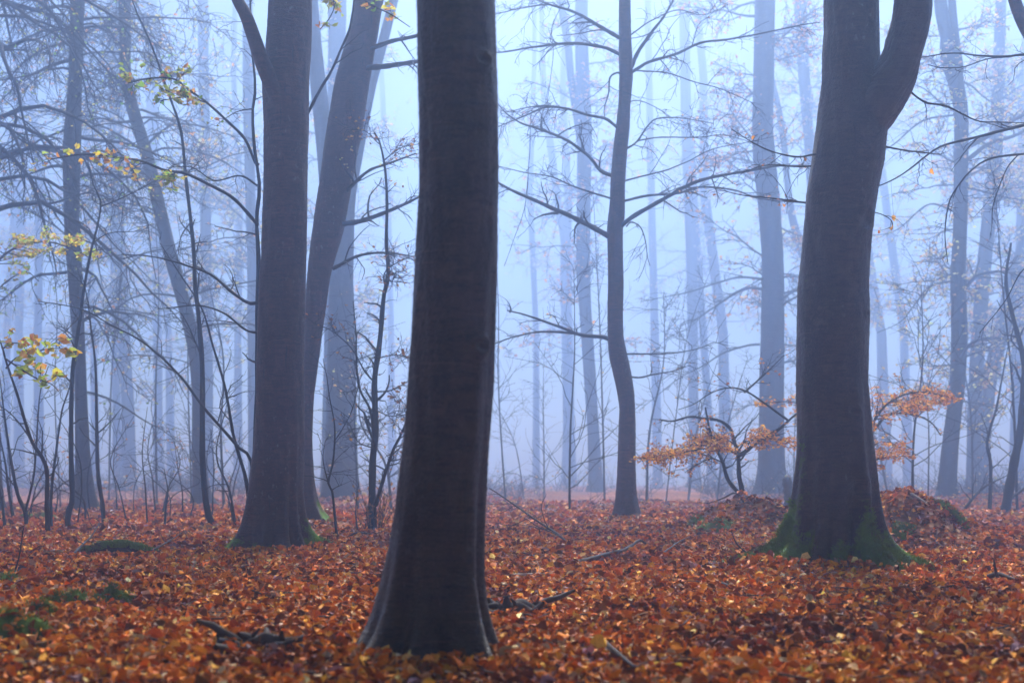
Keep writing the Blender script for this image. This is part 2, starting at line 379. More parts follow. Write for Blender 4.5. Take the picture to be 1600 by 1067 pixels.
# ------------------------------------------------------------------ trees
def trunk(root, rows, d, mat, lobes=(), moss=(), seed=0, sides=40, up=0.0, name='trunk', step=0.06, lean=0.0, rough=0.03, cut=None, knots=()):
    """lofted trunk. rows (py, x_left, x_right) down the photo; up: metres it goes on above the frame; lobes (deg, amp m, width deg, height m)"""
    rng = np.random.default_rng(seed)
    loc = np.array(root.location)
    r = np.array(rows, float)
    z = EYE - (r[:, 0] - HY) * d / F; cx = ((r[:, 1] + r[:, 2]) / 2 - 800) * d / F; hw = (r[:, 2] - r[:, 1]) / 2 * d / F
    o = np.argsort(z); z, cx, hw = z[o], cx[o], hw[o]
    if up:
        sl = (cx[-1] - cx[-2]) / (z[-1] - z[-2] + 1e-6)
        z = np.append(z, z[-1] + up); cx = np.append(cx, cx[-1] + sl * up * 0.5); hw = np.append(hw, hw[-1] * 0.6)
    zb = loc[2] - 0.12
    if z[0] > zb: z = np.append(zb, z); cx = np.append(cx[0], cx); hw = np.append(hw[0], hw)
    n = max(10, int((z[-1] - zb) / step))
    zz = zb + (z[-1] - zb) * np.linspace(0, 1, n) ** 1.25
    def sm(a):
        v = np.interp(zz, z, a)
        for _ in range(3): v[1:-1] = 0.25 * v[:-2] + 0.5 * v[1:-1] + 0.25 * v[2:]
        return v
    C, H = sm(cx), sm(hw)
    th = np.arange(sides) * 2 * math.pi / sides
    ph = rng.uniform(0, 6.28, 8)
    zz2 = zz[:, None]; t2 = th[None]
    wob = 0.5 * np.sin(2 * t2 + ph[0] + 0.4 * zz2) + 0.35 * np.sin(3 * t2 + ph[1] - 0.7 * zz2) + 0.3 * np.sin(5 * t2 + ph[2] + 1.3 * zz2) + 0.35 * np.sin(2 * t2 + 3.1 * zz2 + ph[3]) * np.sin(1.7 * zz2 + ph[4])
    R = H[:, None] * (1 + rough * wob)
    gz = np.clip(zz2 - loc[2], 0, None)
    for deg, amp, wd, hf in lobes:
        dt = (t2 - math.radians(deg) + math.pi) % (2 * math.pi) - math.pi
        R = R + amp * np.exp(-(dt / math.radians(wd)) ** 2) * (0.62 * np.exp(-gz / (hf * 0.45)) + 0.38 * np.exp(-gz / (hf * 1.6)))
    for f, am in ((7, .004), (13, .002), (23, .0012)):
        R = R + am * min(1, H.mean() * 5) * np.sin(f * t2 * (1 if f < 20 else 1) + ph[5] + 2.3 * np.sin(1.9 * zz2 + ph[6]) + f * .31 * zz2) * np.sin(f * .55 * zz2 + ph[7] + np.sin(3 * t2))
    R = R + rng.normal(0, .0012, R.shape)
    for kd, kz, kr, ka in knots:
        dt = ((t2 - math.radians(kd) + math.pi) % (2 * math.pi) - math.pi) * H[:, None]
        q2 = np.sqrt(dt ** 2 + ((zz2 - kz) * 1.25) ** 2) / kr
        R = R + ka * (np.exp(-(q2 - 1) ** 2 * 5) - 0.9 * np.exp(-q2 ** 2 * 4))
    yb = loc[1] + lean * (zz2 - loc[2])
    V = np.stack([C[:, None] + R * np.cos(t2), yb + R * np.sin(t2), zz2 + 0 * t2], -1)
    i = np.arange(n - 1)[:, None] * sides; k = np.arange(sides)[None]; k2 = (k + 1) % sides
    q = np.stack([i + k, i + k2, i + sides + k2, i + sides + k], -1).reshape(-1, 4)
    ms = np.zeros((n, sides))
    for deg, wd, top, st in moss:
        dt = (t2 - math.radians(deg) + math.pi) % (2 * math.pi) - math.pi
        ms = np.maximum(ms, st * np.exp(-(dt / math.radians(wd)) ** 2) * np.clip(1.15 - gz / top, 0, 1))
    return mesh_obj(name, V.reshape(-1, 3), [q], mat, root, loc, attrs={'moss': ms.ravel()})

def path_px(pts, d0, d1):
    """(px, py[, half-width px]) polyline -> (n, 4) world points with radius; depth runs from d0 to d1"""
    p = np.array(pts, float); s = np.concatenate([[0], np.cumsum(np.hypot(*np.diff(p[:, :2], axis=0).T))]); s = s / s[-1]
    d = d0 + (d1 - d0) * s
    out = np.array([[*P(a[0], a[1], dd), 0] for a, dd in zip(p, d)])
    if p.shape[1] > 2: out[:, 3] = p[:, 2] * d / F
    return out

GREEN = np.array([[0.22, 0.40, 0.04], [0.38, 0.48, 0.05], [0.60, 0.52, 0.07], [0.55, 0.28, 0.07], [0.30, 0.30, 0.06]])
YELL = np.array([[0.80, 0.58, 0.03], [0.80, 0.46, 0.03], [0.45, 0.52, 0.04], [0.70, 0.30, 0.03], [0.34, 0.46, 0.04]])
ORAN = np.array([[0.72, 0.32, 0.03], [0.62, 0.25, 0.02], [0.74, 0.40, 0.06], [0.50, 0.18, 0.02], [0.38, 0.13, 0.02]])
PALE = np.array([[0.70, 0.56, 0.16], [0.72, 0.44, 0.14], [0.52, 0.54, 0.12], [0.66, 0.32, 0.09], [0.74, 0.62, 0.26]])
EQ = np.ones(5)

def branch(root, pts, d0, d1, r0, r1, seed, name='branch', parent=None, mat=None, n=26, sides=6, tw=6, tl=(0.3, 0.9), sub=4, sl=(0.12, 0.4),
           rmin=0.003, flat=0.35, wig=0.16, droop=0.0, leaf=0, pal=ORAN, lsize=0.05, smin=0.12, wob=0.012, third=0, leaf_from=0.2):
    """one limb traced through the photo, carrying its own side twigs; leaves become its child"""
    rng = np.random.default_rng(seed)
    loc = np.array(root.location)
    p = spline(path_px(pts, d0, d1), n)
    L = np.linalg.norm(np.diff(p[:, :3], axis=0), axis=1).sum()
    p[1:, :3] += np.cumsum(rng.normal(size=(n - 1, 3)) * wob * L / n, axis=0) * 0.6
    R = np.linspace(r0, r1, n) if not p[:, 3].any() else p[:, 3]
    R = R * (1 + 0.08 * np.sin(np.arange(n) * 1.7 + seed))
    mb = MB(); mb.tubes(p[None, :, :3], R[None], sides)
    tips = [p[None, :, :3]]
    if tw:
        A, RA = spawn(p[None, :, :3], R[None], tw, rng, tl, flat=flat, wig=wig, droop=droop, smin=smin, rmin=rmin * 1.3, n=7)
        mb.tubes(A, RA, 4); tips = [A]
        if sub:
            B, RB = spawn(A, RA, sub, rng, sl, flat=flat, wig=wig, droop=droop, rmin=rmin, n=5, smin=0.1)
            mb.tubes(B, RB, 3); tips.append(B)
            if third:
                Cc, RC = spawn(B, RB, third, rng, (sl[0] * 0.5, sl[1] * 0.6), flat=flat, wig=wig, droop=droop, rmin=rmin * 0.8, n=4, smin=0.1)
                mb.tubes(Cc, RC, 3); tips.append(Cc)
    o = mb.build(name, mat or M_TWIG, parent or root, loc)
    if parent is not None and parent is not root: pass
    if leaf:
        lb = MB(); T = tips[-1]
        pts_ = along(T, max(1, int(round(leaf / len(T))) + 1), rng, leaf_from)
        pts_ = pts_[rng.permutation(len(pts_))[:leaf]] + rng.normal(size=(min(leaf, len(pts_)), 3)) * np.array([0.03, 0.03, 0.012])
        lb.leaves(pts_, lsize * rng.uniform(0.6, 1.25, len(pts_)), rng, leaf_cols(rng, len(pts_), pal, EQ), flat=0.45, curl=0.2)
        lb.build('leaves', M_LEAF, o, loc, smooth=False)
    return o

def crown(root, axis_pts, seed, zlo, zhi, nl=12, ll=(2.0, 4.5), nb=8, nt_=6, rad=0.05, rmin=0.006, droop=0.1, rise=0.35, leaf=0, pal=PALE, lsize=0.07, hi=1.0, toward=None):
    """bare crown: limbs off the trunk axis between heights zlo and zhi, each with side branches and twigs"""
    rng = np.random.default_rng(seed); loc = np.array(root.location)
    ax = np.asarray(axis_pts)                      # (n, 3) trunk axis from the ground up
    z = np.sort(zlo + (zhi - zlo) * rng.random(nl) ** hi); st = np.stack([np.interp(z, ax[:, 2], ax[:, k]) for k in range(3)], 1)
    a = rng.uniform(0, 2 * math.pi, nl)
    if toward is not None: a = toward + rng.normal(0, 0.9, nl)
    L = rng.uniform(*ll, nl) * np.linspace(1.1, 0.7, nl)
    d = np.stack([np.cos(a), np.sin(a) * 0.8, rng.normal(rise, 0.3, nl)], 1); d /= np.linalg.norm(d, axis=1, keepdims=True)
    n = 10; A = np.zeros((nl, n, 3)); A[:, 0] = st
    for j in range(1, n):
        d = d + rng.normal(size=d.shape) * 0.14; d[:, 2] -= droop * 0.25; d /= np.linalg.norm(d, axis=1, keepdims=True)
        A[:, j] = A[:, j - 1] + d * (L / (n - 1))[:, None]
    RA = (rad * rng.uniform(0.5, 1.2, nl))[:, None] * np.linspace(1, 0.2, n)[None]
    mb = MB(); mb.tubes(A, RA, 5)
    B, RB = spawn(A, RA, nb, rng, (0.5, 2.0), flat=0.5, wig=0.2, droop=droop, rmin=rmin * 1.3, n=7); mb.tubes(B, RB, 4)
    Cc, RC = spawn(B, RB, nt_, rng, (0.3, 1.0), flat=0.5, wig=0.22, droop=droop, rmin=rmin, n=5); mb.tubes(Cc, RC, 3)
    o = mb.build('crown', M_TWIG, root, loc)
    if leaf:
        lb = MB(); q = along(Cc, 1, rng, 0.3); q = q[rng.permutation(len(q))[:leaf]]
        lb.leaves(q, lsize * rng.uniform(0.7, 1.3, len(q)), rng, leaf_cols(rng, len(q), pal, EQ), flat=0.5, curl=0.2)
        lb.build('leaves', M_LEAF, o, loc, smooth=False)
    return o

def axis_of(rows, d, up):
    r = np.array(rows, float); z = EYE - (r[:, 0] - HY) * d / F; x = ((r[:, 1] + r[:, 2]) / 2 - 800) * d / F
    o = np.argsort(z); z, x = z[o], x[o]
    sl = (x[-1] - x[-2]) / (z[-1] - z[-2]) * 0.5
    return np.stack([np.append(x, x[-1] + sl * up), np.full(len(x) + 1, d), np.append(z, z[-1] + up)], 1)

def shade_canopy(root, c, r, h, seed, n=2600, size=0.22):
    """unseen leaf cloud above the frame, added to shade the near fog and floor"""
    rng = np.random.default_rng(seed); loc = np.array(root.location); mb = MB()
    u = rng.normal(size=(n, 3)); u /= np.linalg.norm(u, axis=1, keepdims=True); u *= rng.uniform(0.1, 1, (n, 1)) ** 0.45
    lump = 1 + 0.2 * np.sin(5 * u[:, :1] * 2 + 3 * u[:, 1:2] * 2)
    p = np.asarray(c) + u * np.array([r, r, h]) * lump
    mb.leaves(p, size * rng.uniform(0.6, 1.3, n), rng, leaf_cols(rng, n, ORAN, EQ), flat=0.6, curl=0.2)
    return mb.build('crown', M_LEAF, root, loc, smooth=False)  # loose leaves without limbs, added out of view to cast shade

def base(px, py, d=None):
    d = d or F * EYE / (py - HY)
    x = (px - 800) * d / F
    return (x, d, float(gh(x, d)))

# --- the near trunk
loc = base(672, 1025, 7.35)
A = thing('beech_tree', 'nearest and broadest dark trunk, slightly out of focus, standing left of the middle', 'tree', loc)
trunk(A, [(0, 650, 775), (100, 652, 777), (200, 655, 780), (300, 656, 780), (400, 650, 779), (500, 645, 775), (600, 638, 770), (700, 630, 763), (800, 619, 755), (850, 613, 752), (900, 606, 750), (950, 600, 750), (1000, 594, 750), (1025, 592, 750)],
      7.35, M_BARK, [(181, 0.20, 26, 0.26), (207, -0.03, 10, 0.3), (224, 0.22, 16, 0.26), (242, -0.04, 9, 0.3), (259, 0.12, 13, 0.22), (-48, 0.26, 13, 0.46), (-25, -0.06, 8, 0.5), (-4, 0.15, 12, 0.30), (-70, -0.02, 10, 0.3), (70, 0.15, 25, 0.3), (120, .15, 20, .3)], seed=1, sides=150, up=7, step=0.014, knots=[(-52, 3.03, .045, .016), (-48, 1.58, .05, .02), (-95, 2.19, .03, .006), (-110, .85, .05, .007), (-140, 2.6, .05, .006)])
shade_canopy(A, (-0.4, 8.0, 12.5), 5.0, 2.4, 101, n=900)
# --- the forked trunk on the right
loc = base(1300, 888, 13.2)
B = thing('beech_tree', 'dark forked trunk with mossy roots standing in front of the leaf mounds', 'tree', loc)
trunk(B, [(-200, 1298, 1376), (-80, 1292, 1374), (0, 1288, 1373), (50, 1289, 1373), (90, 1286, 1374), (130, 1285, 1378), (160, 1281, 1384), (200, 1277, 1386), (250, 1270, 1380), (300, 1262, 1370), (350, 1258, 1362), (400, 1253, 1357), (450, 1249, 1355), (500, 1247, 1356), (600, 1246, 1354), (665, 1247, 1358), (710, 1247, 1362), (755, 1244, 1365), (791, 1242, 1366), (822, 1240, 1366), (860, 1238, 1366), (890, 1236, 1368)],
      13.2, M_BARK, [(182, 0.72, 13, 0.20), (208, 0.36, 11, 0.30), (222, -0.05, 7, 0.35), (238, 0.22, 9, 0.28), (252, -0.05, 6, 0.3), (268, 0.20, 9, 0.22), (286, -0.06, 7, 0.4), (303, 0.44, 9, 0.34), (322, -0.07, 7, 0.45), (343, 0.48, 10, 0.28), (8, 0.18, 12, 0.22), (90, 0.25, 25, 0.3)],
      [(185, 34, 0.75, 0.95), (302, 15, 0.65, 0.95), (340, 18, 0.42, 0.75), (265, 16, 0.3, 0.7), (215, 24, 0.5, 0.6), (350, 14, 1.6, 0.35), (205, 16, 2.6, 0.32)], seed=2, sides=150, up=6, step=0.018, knots=[(-70, 1.45, .07, .012), (-50, 3.2, .12, .012), (-115, 2.2, .06, .008), (-65, .75, .12, .015), (-30, 2.35, .05, .01)])
p = spline(path_px([(1325, 225, 36), (1352, 180, 39), (1384, 140, 36), (1404, 103, 31.5), (1416, 66, 29.5), (1424, 32, 31), (1426, 0, 30), (1420, -60, 28), (1408, -150, 26), (1400, -300, 20), (1420, -480, 14)], 13.15, 12.4), 60)
mb = MB(); mb.tubes(p[None, :, :3], p[None, :, 3], 64)
v = mb.V[0].reshape(60, 64, 3); ax_ = v.mean(1, keepdims=True); th_ = np.arange(64) * 2 * math.pi / 64; i_ = np.arange(60)[:, None]
v[:] = ax_ + (v - ax_) * (1 + 0.05 * np.sin(2 * th_ + .2 * i_) + .03 * np.sin(3 * th_ - .31 * i_) + .02 * np.sin(7 * th_ + .5 * i_) + .03 * np.sin(1.3 * i_ + np.sin(2 * th_)) * np.exp(-(i_ - 12) ** 2 / 60.) + .012 * np.random.default_rng(4).normal(size=(60, 64)))[..., None]
mb.build('limb', M_BARK, B, loc)
shade_canopy(B, (3.2, 13.5, 12.3), 5.0, 2.2, 102)
def moss_fuzz(root, seed, n, thr=.45):
    t_ = [c_ for c_ in root.children if c_.name.startswith('trunk')][0]; me = t_.data
    co = np.zeros(len(me.vertices) * 3, np.float32); me.vertices.foreach_get('co', co); no = np.zeros_like(co); me.vertices.foreach_get('normal', no)
    ms = np.zeros(len(me.vertices), np.float32); me.attributes['moss'].data.foreach_get('value', ms)
    co, no = co.reshape(-1, 3).astype(float), no.reshape(-1, 3).astype(float); rg = np.random.default_rng(seed)
    pat = np.sin(19 * co[:, 0] + 7 * co[:, 2]) + np.sin(23 * co[:, 2] - 11 * co[:, 1]) + np.sin(41 * co[:, 0] + 31 * co[:, 2])
    w = np.clip(ms + .12 * pat - thr, 0, 1); i = rg.choice(len(w), n, p=w / w.sum())
    p0 = co[i] + rg.normal(0, .006, (n, 3)); L = rg.uniform(.006, .026, (n, 1))
    d_ = no[i] + rg.normal(0, .5, (n, 3)) + np.array([0, 0, .25])
    mb = MB(); mb.tubes(np.stack([p0 - no[i] * .004, p0 + d_ * L * .5, p0 + d_ * L], 1), np.tile([.0045, .0035, .001], (n, 1)), 3)
    o = mb.build('moss', M_MOSS, root, (0, 0, 0)); return o
moss_fuzz(B, 9, 9000)
# --- the broad left trunk
loc = base(432, 854, 16.6)
C = thing('beech_tree', 'broad upright brown trunk left of the nearest one, with a side limb at the top', 'tree', loc)
trunk(C, [(-150, 424, 488), (0, 420, 487), (50, 418, 487), (90, 414, 485), (121, 410, 483), (200, 413, 482), (300, 412, 480), (400, 410, 479), (430, 406, 478), (500, 403, 475), (556, 402, 473), (641, 400, 474), (683, 398, 474), (725, 394, 473), (767, 390, 472), (800, 386, 472), (830, 382, 472), (854, 380, 472)],
      16.6, M_BARK2, [(180, 0.18, 32, 0.28), (213, 0.2, 13, 0.28), (232, -0.03, 7, 0.3), (262, 0.11, 10, 0.25), (282, -0.04, 7, 0.35), (299, 0.28, 9, 0.30), (311, -0.05, 5, 0.4), (323, 0.24, 8, 0.36), (352, 0.58, 13, 0.18), (90, 0.2, 30, 0.3)],
      [(195, 30, 0.28, 0.7), (352, 16, 0.4, 0.9), (250, 30, 0.12, 0.5)], seed=3, sides=110, up=6, step=0.022, knots=[(-70, 1.1, .06, .012), (-100, 2.4, .06, .008), (-60, 3.9, .07, .012), (-85, 4.8, .06, .008)])
p = spline(path_px([(452, 200, 13), (432, 148, 14), (410, 98, 12), (397, 60, 11), (384, 24, 10), (371, 0, 9), (352, -45, 8), (325, -140, 6), (300, -260, 4)], 16.5, 15.8), 40)
mb = MB(); mb.tubes(p[None, :, :3], p[None, :, 3], 20); mb.build('limb', M_BARK2, C, loc)
shade_canopy(C, (-3.0, 16.8, 14.0), 5.0, 2.0, 103)
moss_fuzz(C, 10, 1500, .5)
# --- the leaning trunk behind it
D_ROWS = [(-150, 585, 632), (0, 555, 600), (60, 543, 590), (121, 525, 579), (200, 511, 566), (280, 500, 551), (360, 488, 537), (430, 480, 516), (493, 476, 507), (556, 473, 499), (620, 472, 490), (683, 471, 487), (746, 470, 488), (788, 470, 492), (808, 469, 496)]
loc = base(484, 806, 22.5)
D = thing('beech_tree', 'dark trunk leaning right, rising from behind the broad left trunk', 'tree', loc)
trunk(D, D_ROWS, 22.5, M_BARK2, [(0, 0.30, 25, 0.3), (320, 0.25, 18, 0.3), (180, 0.2, 30, 0.3)], [(345, 25, 0.5, 0.8)], seed=4, sides=40, up=4)
shade_canopy(D, (-4.5, 27.0, 15.2), 5.5, 1.8, 104, n=2200)  # unseen leaves set beyond the trunk, added to shade the left floor

# --- background trees traced from the photo
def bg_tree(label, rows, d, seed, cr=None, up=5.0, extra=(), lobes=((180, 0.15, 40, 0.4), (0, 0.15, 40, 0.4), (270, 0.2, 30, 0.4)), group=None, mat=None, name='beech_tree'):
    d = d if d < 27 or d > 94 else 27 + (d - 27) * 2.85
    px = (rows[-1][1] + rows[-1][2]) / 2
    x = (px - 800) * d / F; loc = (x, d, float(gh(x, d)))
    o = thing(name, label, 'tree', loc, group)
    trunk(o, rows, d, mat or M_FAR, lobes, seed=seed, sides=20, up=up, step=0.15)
    for e in extra:
        p = spline(path_px(e, d, d - 0.6), 24); mb = MB(); mb.tubes(p[None, :, :3], p[None, :, 3], 10); mb.build('limb', mat or M_FAR, o, loc)
    if cr:
        cr = dict(cr)
        if d < 94: cr['zlo'] = max(2.2, cr['zlo'] * 0.42); cr['zhi'] *= 1.45; cr['nl'] = int(cr['nl'] * 3.2) if d < 94 else cr['nl']; cr.setdefault('hi', 0.62); cr.setdefault('rmin', 0.00024 * d); cr.setdefault('lsize', 0.0028 * d)
        cr['leaf'] = int(cr.get('leaf', 60) * 4 + 150)
        crown(o, axis_of(rows, d, up), seed + 500, **cr)
    return o

G_ROWS = [(-200, 962, 976), (-80, 968, 984), (0, 967, 985), (59, 967, 986), (118, 968, 989), (157, 967, 985), (197, 963, 984), (236, 958, 980), (276, 954, 977), (315, 953, 976), (340, 950, 976), (354, 948, 973), (394, 949, 973), (443, 950, 974), (486, 949, 973), (529, 949, 974), (555, 951, 980), (585, 958, 987), (607, 963, 991), (637, 968, 993), (680, 966, 994), (723, 965, 994), (766, 963, 994), (788, 962, 996), (808, 960, 998)]
loc = base(980, 807, 25.2)
G = thing('slender_beech_tree', 'slender crooked tree with bare side branches in the gap right of the nearest trunk', 'tree', loc)
trunk(G, G_ROWS, 25.2, M_BARK2, [(180, 0.10, 30, 0.2), (0, 0.13, 30, 0.2), (300, 0.12, 25, 0.2), (240, 0.08, 25, 0.2)], seed=5, sides=32, up=4, rough=0.05)
shade_canopy(G, (3.6, 28.0, 15.2), 5.5, 1.8, 105, n=2200)  # unseen leaves set off the trunk, added to shade the leaf mounds

E = bg_tree('pale grey wide trunk just right of the leaning dark trunk, forking high', [(392, 531, 537), (412, 523, 545), (440, 515, 553), (556, 511, 556), (683, 508, 558), (750, 505, 560), (787, 502, 563)], 33, 6, up=0,
            extra=[[(538, 560, 15), (528, 420, 16), (518, 330, 16), (508, 230, 14), (498, 140, 13), (490, 60, 12), (482, -60, 10), (470, -200, 7)],
                   [(535, 520, 16), (538, 400, 15), (545, 310, 11), (556, 250, 10), (566, 200, 9), (580, 130, 9), (600, 60, 8), (625, -40, 7)]])
bg_tree('faint straight trunk seen in the gap above and left of the leaning trunk', [(-100, 514, 540), (0, 513, 541), (160, 512, 540), (330, 509, 540), (600, 505, 540), (780, 500, 546)], 41, 7, dict(zlo=9, zhi=16, nl=8, leaf=200))
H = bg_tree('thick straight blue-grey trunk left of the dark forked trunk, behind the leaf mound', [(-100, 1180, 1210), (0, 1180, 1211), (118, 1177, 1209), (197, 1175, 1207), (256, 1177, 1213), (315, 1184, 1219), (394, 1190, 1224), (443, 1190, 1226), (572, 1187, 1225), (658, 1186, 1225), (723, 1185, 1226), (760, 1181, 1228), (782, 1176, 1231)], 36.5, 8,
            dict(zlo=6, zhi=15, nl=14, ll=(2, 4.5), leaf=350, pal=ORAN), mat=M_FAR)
bg_tree('slanting faint trunk tight against the left edge of the dark forked trunk', [(-60, 1236, 1256), (0, 1240, 1260), (100, 1246, 1264), (220, 1256, 1272), (400, 1268, 1284), (600, 1278, 1296), (776, 1284, 1304)], 46, 9, dict(zlo=8, zhi=17, nl=10, leaf=250, pal=PALE),
        extra=[[(1270, 430, 6), (1252, 390, 6), (1238, 340, 6), (1230, 280, 5), (1222, 200, 5), (1205, 120, 4)]])
J = bg_tree('grey trunk right of the forked one, foot bowed left and top split in two', [(28, 1480, 1486), (44, 1471, 1496), (86, 1467, 1501), (130, 1481, 1506), (172, 1491, 1513), (260, 1491, 1513), (345, 1490, 1511), (430, 1485, 1508), (530, 1487, 1512), (597, 1484, 1508), (640, 1480, 1503), (687, 1473, 1498), (755, 1466, 1494), (784, 1463, 1496)], 34.5, 10, up=0,
        cr=dict(zlo=4.5, zhi=11, nl=10, ll=(1.5, 3.5), leaf=700, pal=PALE, rad=0.04),
        extra=[[(1494, 110, 10), (1481, 60, 11), (1470, 10, 10), (1464, -60, 9), (1452, -180, 7), (1440, -320, 4)], [(1497, 110, 9), (1492, 60, 7), (1488, 10, 6), (1484, -60, 6), (1490, -200, 4)]])
K = bg_tree('dim trunk in the tangle at the far right, upright member of a leaning pair', [(-60, 1560, 1576), (0, 1556, 1572), (100, 1552, 1570), (250, 1544, 1566), (400, 1528, 1550), (520, 1518, 1540), (640, 1512, 1534), (755, 1510, 1533), (782, 1508, 1536)], 42, 11, dict(zlo=4, zhi=14, nl=14, ll=(2, 4), leaf=900, pal=PALE))
bg_tree('dim trunk at the far right tilted strongly towards its upright neighbour', [(330, 1606, 1634), (400, 1584, 1612), (450, 1568, 1592), (530, 1550, 1574), (600, 1532, 1556), (700, 1520, 1546), (784, 1514, 1542)], 43.5, 12, dict(zlo=5, zhi=12, nl=8, leaf=500, pal=PALE), up=3)
bg_tree('tall pale trunk with a gentle lean seen just left of the slender crooked tree', [(-100, 900, 920), (60, 898, 918), (200, 902, 925), (400, 900, 922), (486, 905, 924), (572, 911, 930), (658, 917, 935), (745, 920, 942), (778, 915, 945)], 43, 13, dict(zlo=7, zhi=16, nl=9, leaf=150, pal=ORAN),
        extra=[[(912, 260, 7), (905, 200, 7), (893, 130, 6), (886, 60, 6), (870, -20, 5)]])
bg_tree('very faint trunk midway between the nearest trunk and the slender crooked tree, forked high up', [(364, 882, 886), (384, 875, 893), (480, 876, 894), (560, 878, 896), (660, 880, 898), (768, 876, 902)], 60, 14, None, up=0,
        extra=[[(886, 420, 8), (882, 370, 7), (870, 310, 6), (862, 240, 6), (850, 150, 5), (846, 0, 4)], [(884, 400, 7), (888, 330, 6), (884, 240, 6), (880, 120, 5), (890, -40, 4)]])
bg_tree('very faint narrow trunk just right of the slender crooked tree', [(-60, 1006, 1016), (200, 1010, 1021), (400, 1014, 1026), (600, 1018, 1032), (770, 1020, 1036)], 58, 15, dict(zlo=10, zhi=19, nl=10, leaf=100))
bg_tree('pale hazy trunk halfway between slender crooked tree and thick straight trunk', [(-60, 1060, 1076), (200, 1064, 1080), (400, 1072, 1090), (560, 1075, 1090), (680, 1076, 1093), (772, 1074, 1096)], 54, 16, dict(zlo=8, zhi=18, nl=10, leaf=200, pal=ORAN))
bg_tree('thin faint leaning trunk close to the left of the thick straight one', [(380, 1082, 1094), (480, 1090, 1102), (600, 1098, 1110), (774, 1108, 1122)], 56, 17, dict(zlo=9, zhi=18, nl=6), up=8)
S = bg_tree('straight hazy trunk in the left thicket under the drooping dark crown', [(-60, 110, 132), (0, 110, 132), (118, 108, 128), (236, 98, 126), (354, 100, 123), (420, 105, 128), (572, 116, 134), (700, 118, 140), (760, 118, 145), (797, 114, 152)], 29.5, 18,
            dict(zlo=6, zhi=11, nl=16, ll=(2.0, 4.5), leaf=250, pal=GREEN, droop=0.5, rise=0.2, rad=0.045))
T = bg_tree('curving hazy trunk between left thicket and broad left trunk, bending left as it rises', [(-80, 180, 200), (0, 185, 205), (79, 187, 204), (118, 186, 204), (177, 199, 219), (236, 218, 238), (315, 236, 257), (394, 254, 276), (486, 280, 302), (551, 295, 318), (615, 300, 319), (700, 300, 320), (760, 302, 326), (790, 300, 336)], 31.7, 19,
            dict(zlo=6, zhi=13, nl=18, ll=(2, 4.5), leaf=250, pal=PALE, droop=0.35, rad=0.04))
bg_tree('pale trunk behind the left thicket with a slimmer companion close on its left', [(-60, 166, 188), (200, 170, 192), (330, 171, 193), (500, 184, 202), (640, 190, 210), (778, 190, 214)], 50, 20, dict(zlo=8, zhi=17, nl=10, leaf=200))
bg_tree('slim companion trunk on the left of a pale one behind the left thicket', [(-60, 168, 180), (400, 172, 184), (640, 176, 188), (776, 176, 192)], 55, 21, dict(zlo=10, zhi=18, nl=6))
bg_tree('barely visible trunk in the fog left of the curving hazy trunk', [(-60, 230, 244), (400, 238, 252), (640, 240, 254), (770, 238, 258)], 60, 22, dict(zlo=10, zhi=19, nl=8, leaf=100))
bg_tree('faint upright trunk showing just right of the curving hazy trunk', [(-60, 308, 324), (300, 312, 329), (500, 315, 332), (680, 316, 333), (776, 314, 338)], 48, 23, dict(zlo=7, zhi=16, nl=10, leaf=200, pal=PALE))
bg_tree('faint trunk half hidden by the left edge of the broad left trunk', [(-100, 378, 396), (0, 379, 395), (150, 379, 396), (400, 386, 402), (780, 388, 408)], 44, 24, dict(zlo=8, zhi=15, nl=8, leaf=150))

# dark drooping crown at the top left: a low-branched tree out of frame to the left
q = bg_tree('broad tree at the left edge whose drooping dark limbs fill the top left corner', [(-300, -60, -30), (0, -52, -18), (300, -46, -8), (560, -44, -4), (800, -50, 2)], 28.0, 25, up=2, mat=M_FAR)
crown(q, axis_of([(-300, -60, -30), (0, -52, -18), (300, -46, -8), (800, -50, 2)], 29.4, 2), 77, zlo=5.5, zhi=12, nl=19, ll=(3.0, 5.5), nb=11, nt_=7, rad=0.065, rmin=0.006, droop=0.75, rise=0.35, leaf=350, pal=GREEN, toward=0.1)

# fillers fading out at the back
rng0 = np.random.default_rng(5)
fx = [30, 62, 150, 268, 372, 612, 838, 1135, 1385, 1420, 1588, 8]
for i, px in enumerate(fx):
    d = rng0.uniform(95, 135); w = rng0.uniform(11, 18) * 100 / d; ln = rng0.normal(0, 40)
    k1, k2 = rng0.normal(0, 9, 2)
    rows = [(-80, px + ln - w * .35, px + ln + w * .35), (120, px + ln * .7 + k1 - w * .4, px + ln * .7 + k1 + w * .4), (300, px + ln * .45 + k2 - w * .5, px + ln * .45 + k2 + w * .5), (520, px + ln * .1 - w * .5, px + ln * .1 + w * .5), (760, px - w * .7, px + w * .7)]
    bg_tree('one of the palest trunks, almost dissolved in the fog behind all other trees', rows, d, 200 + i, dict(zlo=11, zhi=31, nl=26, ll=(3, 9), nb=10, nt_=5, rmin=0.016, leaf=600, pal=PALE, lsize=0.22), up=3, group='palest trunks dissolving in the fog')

# ------------------------------------------------------------------ side branches seen in the photo
def c5(pts): return [(760 + .3937 * x, .3937 * y) for x, y in pts]
def c6(pts): return [(760 + .431 * x, 400 + .431 * y) for x, y in pts]
def c7(pts): return [(1160 + .431 * x, .431 * y) for x, y in pts]

